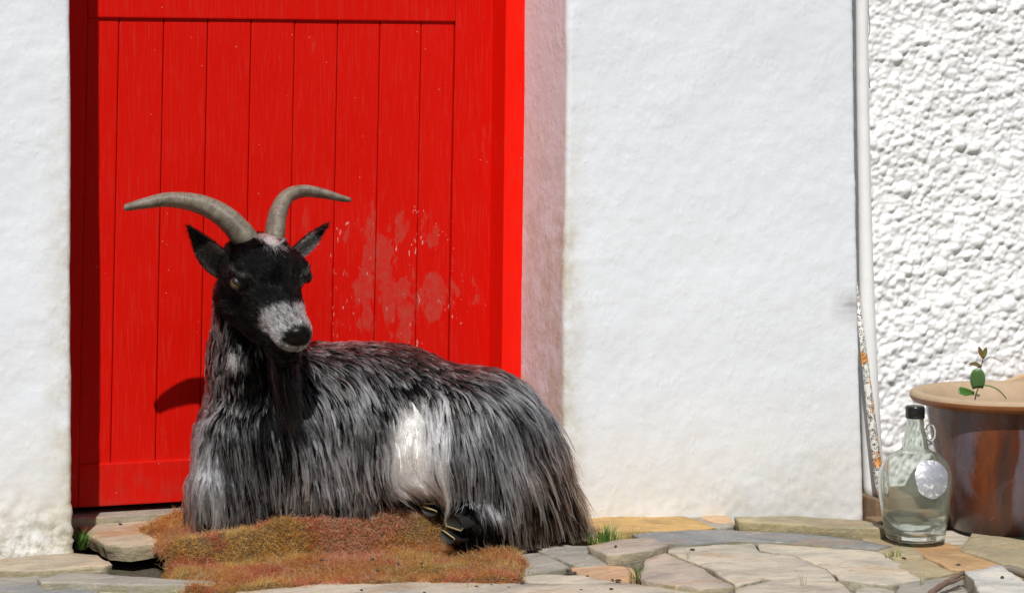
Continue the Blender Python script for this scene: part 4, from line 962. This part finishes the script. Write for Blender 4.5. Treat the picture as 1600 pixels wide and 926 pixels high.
# tail and haunch: long brown ends trailing to the ground
NT_ = 2600; uu = rng.uniform(840, 905, NT_); vv = rng.uniform(650, 800, NT_); P0 = np.array([px(a_, b_, 4.40+rng.normal(0, .03)) for a_, b_ in zip(uu-18, vv)]); dist, gN = grad(P0, goat_sdf); P0 = P0-gN*dist[:, None]
K = 9; Lt = rng.uniform(.06, .15, NT_); Pt, m = grow(P0, gN, Lt, K, flow2, goat_sdf, .42, .03, .55, .22, .75, 150)
ct = strandcol(np.tile([.12, .066, .045], (NT_, 1)), m, 150, .5, .6)
curves('tail_fur', Pt, np.interp(np.linspace(0, 1, K), [0, .6, 1], [.0005, .00042, .0001])[None]*np.ones((NT_, 1)), ct, FUR, goat)
# white forelock between the horns
n_ = 800; P0 = np.array([hl(.004+rng.uniform(0, .022), .058, .006+rng.normal(0, .009)) for _ in range(n_)])
for _ in range(4): dist, gN = grad(P0, head_sdf); P0 = P0-gN*dist[:, None]
Pw = np.zeros((n_, 6, 3)); Pw[:, 0] = P0; dw = HF*.85+HU*.42+rng.normal(0, .20, (n_, 3)); Lw = rng.uniform(.018, .042, n_)[:, None]
for k in range(1, 6): Pw[:, k] = Pw[:, k-1]+(dw-HU*.14*k)*Lw/5
curves('forelock', Pw, np.linspace(.0006, .00015, 6)[None]*np.ones((n_, 1)), np.tile([.92, .90, .85], (n_, 1))*rng.uniform(.5, 1.15, (n_, 1)), FUR, goat)
# pale tuft on the throat
n_ = 170; P0 = np.array([px(366+rng.normal(0, 4), 558+rng.normal(0, 5), 4.46) for _ in range(n_)])
for _ in range(6): dist, gN = grad(P0, goat_sdf); P0 = P0-gN*(dist-.014)[:, None]
Pw = np.zeros((n_, 5, 3)); Pw[:, 0] = P0; dw = c2w(.1, -1, .15)+rng.normal(0, .3, (n_, 3))
for k in range(1, 5): Pw[:, k] = Pw[:, k-1]+dw*.005
curves('throat_tuft', Pw, np.linspace(.0006, .00015, 5)[None]*np.ones((n_, 1)), np.tile([.40, .38, .36], (n_, 1))*rng.uniform(.4, 1.3, (n_, 1)), FUR, goat)
# ear hair
for (Ve, Fe, axv, front), nm in ((EL, 'ear_fur'), (ER, 'ear_fur')):
    n_ = 4200; P0, N0 = mesh_sample(Ve, Fe, n_); nl = len(Ve)//2; s_ = ((P0-Ve[:nl].mean(0))@axv); inner = (N0@front) > .15
    flip = np.zeros(n_, bool); K = 5; P = np.zeros((n_, K, 3)); P[:, 0] = P0; d_ = axv[None]*.9+N0*.22+rng.normal(0, .22, (n_, 3)); d_ /= np.linalg.norm(d_, axis=1, keepdims=True); Le = np.where(inner, .013, .007)*rng.uniform(.6, 1.3, n_)
    for k in range(1, K): P[:, k] = P[:, k-1]+d_*(Le/(K-1))[:, None]
    base = np.where((inner & (s_ < .012))[:, None], np.array([.16, .155, .15]), np.array([.012, .011, .011])); ce = np.clip(base*np.exp(rng.normal(0, .7, n_))[:, None], .004, .6)
    curves(nm, P, np.linspace(.00036, .00012, K)[None]*np.ones((n_, 1)), ce, FACE, goat)

# ------------------------------------------------------------------ horns
t = NT('goat_horn'); hc_ = t.coord(); at_ = t.n('ShaderNodeAttribute', attribute_name='along'); al = at_.outputs['Fac']
nn = t.noise(hc_, 55, 5, .65); w_ = t.n('ShaderNodeTexNoise'); w_.noise_dimensions = '1D'; t.l(t.math('MULTIPLY', al, 60.0), w_.inputs['W']); w_.inputs['Detail'].default_value = 3
hcol = t.ramp(t.math('ADD', t.math('MULTIPLY', nn, .55), t.math('MULTIPLY', w_.outputs['Fac'], .5)), [(.35, (.075, .058, .042)), (.52, (.19, .155, .115)), (.68, (.31, .27, .215))])
hcol = t.mix(t.math('MULTIPLY', t.ramp(t.noise(hc_, 130, 4, .7), [(.58, 0.0), (.7, 1.0)]), .3), hcol, (.42, .40, .36))
HORN = t.bsdf(hcol, .42, t.bump(t.math('ADD', t.math('MULTIPLY', w_.outputs['Fac'], 1.2), nn), .45, .0022))
def horn(pts, rpx, seed_):
    n = 110; path = catmull([px(*q) for q in pts], n); d_ = np.array([p.x*SY+p.y*CY for p in path])
    rad = np.interp(np.linspace(0, len(rpx)-1, n), range(len(rpx)), rpx)*d_/FPX; rs = np.random.default_rng(seed_); ph = rs.uniform(0, 6)
    ridge = [1+.016*math.sin(i*.72+ph+1.2*math.sin(i*.13))*(1-i/n)+.010*rs.normal()*(1-i/n)*.4 for i in range(n)]
    rad = [r_*q for r_, q in zip(rad, ridge)]; rad[-1] *= .35; rad[-2] *= .8
    V, F = tube(path, rad, 22, flat=.80, up=(0, -1, .2), mod=lambda i, th: 1+.05*math.cos(2*th)+.05*math.cos(th)*(1-i/n))
    o = mesh_obj('horn', V, F, HORN); a_ = o.data.attributes.new('along', 'FLOAT', 'POINT'); a_.data.foreach_set('value', np.repeat(np.arange(n)/n*rs.uniform(.9, 1.1)+seed_, 22).astype(np.float32)); return child(o, goat)
horn([(398, 402, 4.478), (380, 370, 4.462), (351, 339, 4.462), (312, 319, 4.472), (265, 312, 4.475), (225, 318, 4.470), (194, 325, 4.460)], [28, 26.5, 23.5, 20, 15.5, 11.5, 7], 5)
horn([(426, 400, 4.482), (429, 366, 4.475), (434, 334, 4.485), (447, 309, 4.500), (472, 299, 4.512), (502, 302, 4.515), (530, 309, 4.510), (549, 313, 4.505)], [21, 20.5, 19, 16, 12.5, 9.8, 7, 4.2], 9)

# ------------------------------------------------------------------ eyes
t = NT('goat_eye'); at_ = t.n('ShaderNodeAttribute', attribute_name='iris'); EYE = t.bsdf(t.ramp(at_.outputs['Fac'], [(.0, (.004, .003, .003)), (.24, (.004, .003, .003)), (.32, (.42, .20, .05)), (.62, (.30, .13, .03)), (.75, (.03, .02, .015))]), .08)
LID = m_plain('eyelid_skin', (.014, .012, .012), .45, .3, 200, .5, .001)
for sgn in (-1, 1):
    c0 = hl(.072, .011, sgn*.0655); outd = HS*sgn*.90+HU*.34+HF*.2; outd /= np.linalg.norm(outd); fw = HF-outd*HF.dot(outd); fw /= np.linalg.norm(fw); upv = np.cross(fw, outd); upv *= np.sign(upv.dot(HU)); R_ = .0118
    V = []; iris = []
    for i in range(17):
        th_ = math.pi*i/16
        for k in range(28):
            ph = 2*math.pi*k/28; q = outd*math.cos(th_)+(fw*math.cos(ph)+upv*math.sin(ph))*math.sin(th_); V.append(c0+q*R_); x_, y_ = q@fw, q@upv; iris.append(np.clip(math.hypot(x_*.62, y_*1.9)*.9 if math.cos(th_) > 0 else 1, 0, 1))
    o = mesh_obj('eye', V, grid_faces(17, 28, True), EYE); a_ = o.data.attributes.new('iris', 'FLOAT', 'POINT'); a_.data.foreach_set('value', np.array(iris, np.float32)); child(o, goat)
    for (e0, e1) in ((.10, 1.5), (-.42, -1.5)):
        V = []
        for i in range(7):
            el_ = e0+(e1-e0)*i/6; rr = R_*1.10
            for k in range(15):
                az = -1.45+2.9*k/14; bow = e0+(el_-e0) if i else e0*(1-.75*abs(az/1.45)**2)
                q = outd*math.cos(bow)*math.cos(az)+fw*math.cos(bow)*math.sin(az)+upv*math.sin(bow); V.append(c0+q*rr)
        o = mesh_obj('eyelid', V, grid_faces(7, 15), LID); md = o.modifiers.new('thick', 'SOLIDIFY'); md.thickness = .0012; child(o, goat)

# ------------------------------------------------------------------ hooves
HOOF = m_plain('hoof_horn', (.011, .010, .009), .5, .4, 60, .5, .0015); HRIM = m_plain('hoof_edge', (.34, .28, .12), .5, .3, 90, .3, .001); SOLE = m_plain('hoof_sole', (.012, .0115, .009), .7, .4, 60, .5, .0015)  # sole is near black: its shadow is painted into the colour
def claw(base, tip, inner_dir, w, hgt, sole=SOLE):
    base, tip = np.array(base), np.array(tip); axv = tip-base; L = np.linalg.norm(axv); axv /= L; s1 = np.array(inner_dir, float); s1 -= axv*s1.dot(axv); s1 /= np.linalg.norm(s1); s2 = np.cross(axv, s1)
    n = 20; outl = []
    for k in range(n):
        a_ = 2*math.pi*k/n; x, y = math.cos(a_), math.sin(a_); outl.append((min(x, .35)*w, y*hgt*(1-.25*(y > 0)*abs(x))))
    V = []
    for i in range(6):
        s = i/5; sc = .72+.34*s
        for x, y in outl: V.append(base+axv*(L*s+(.25*y/hgt)*w*s)+s1*x*sc+s2*y*sc)
    F = grid_faces(6, n, True); o = mesh_obj('hoof', V, F, HOOF); child(o, goat)
    ring = V[-n:]; cen_ = np.mean(ring, 0); Vs = [p for p in ring]+[cen_+(p-cen_)*.8-axv*.004 for p in ring]+[cen_-axv*.005]; Fs = grid_faces(2, n, True)+[(n+k, n+(k+1) % n, 2*n) for k in range(n)]
    q = mesh_obj('hoof_sole', Vs, Fs, sole); q.parent = o; q.matrix_parent_inverse = Matrix.Translation(goat.location).inverted() @ Matrix.Identity(4); q.matrix_parent_inverse = Matrix.Identity(4)
    arc_ = [Vector(ring[k % n]) for k in range(-5, 6)]; Vr, Fr = tube(arc_, [.0004, .0009, .0012, .0014, .0015, .0015, .0015, .0014, .0012, .0009, .0004], 6); q = mesh_obj('hoof_rim', Vr, Fr, HRIM); q.parent = o; q.matrix_parent_inverse = Matrix.Identity(4)
claw(px(742, 815, 4.285), px(710, 820, 4.258), c2w(-.35, -.9, .3), .017, .024)
claw(px(730, 838, 4.275), px(699, 837, 4.255), c2w(.2, .9, .3), .012, .017)
claw(px(704, 778, 4.400), px(672, 783, 4.375), c2w(0, -1, .2), .011, .017)
claw(px(704, 796, 4.395), px(670, 797, 4.368), c2w(0, 1, .2), .010, .018)
claw(px(575, 762, 4.420), px(596, 780, 4.405), c2w(-.6, -.5, .3), .013, .019)
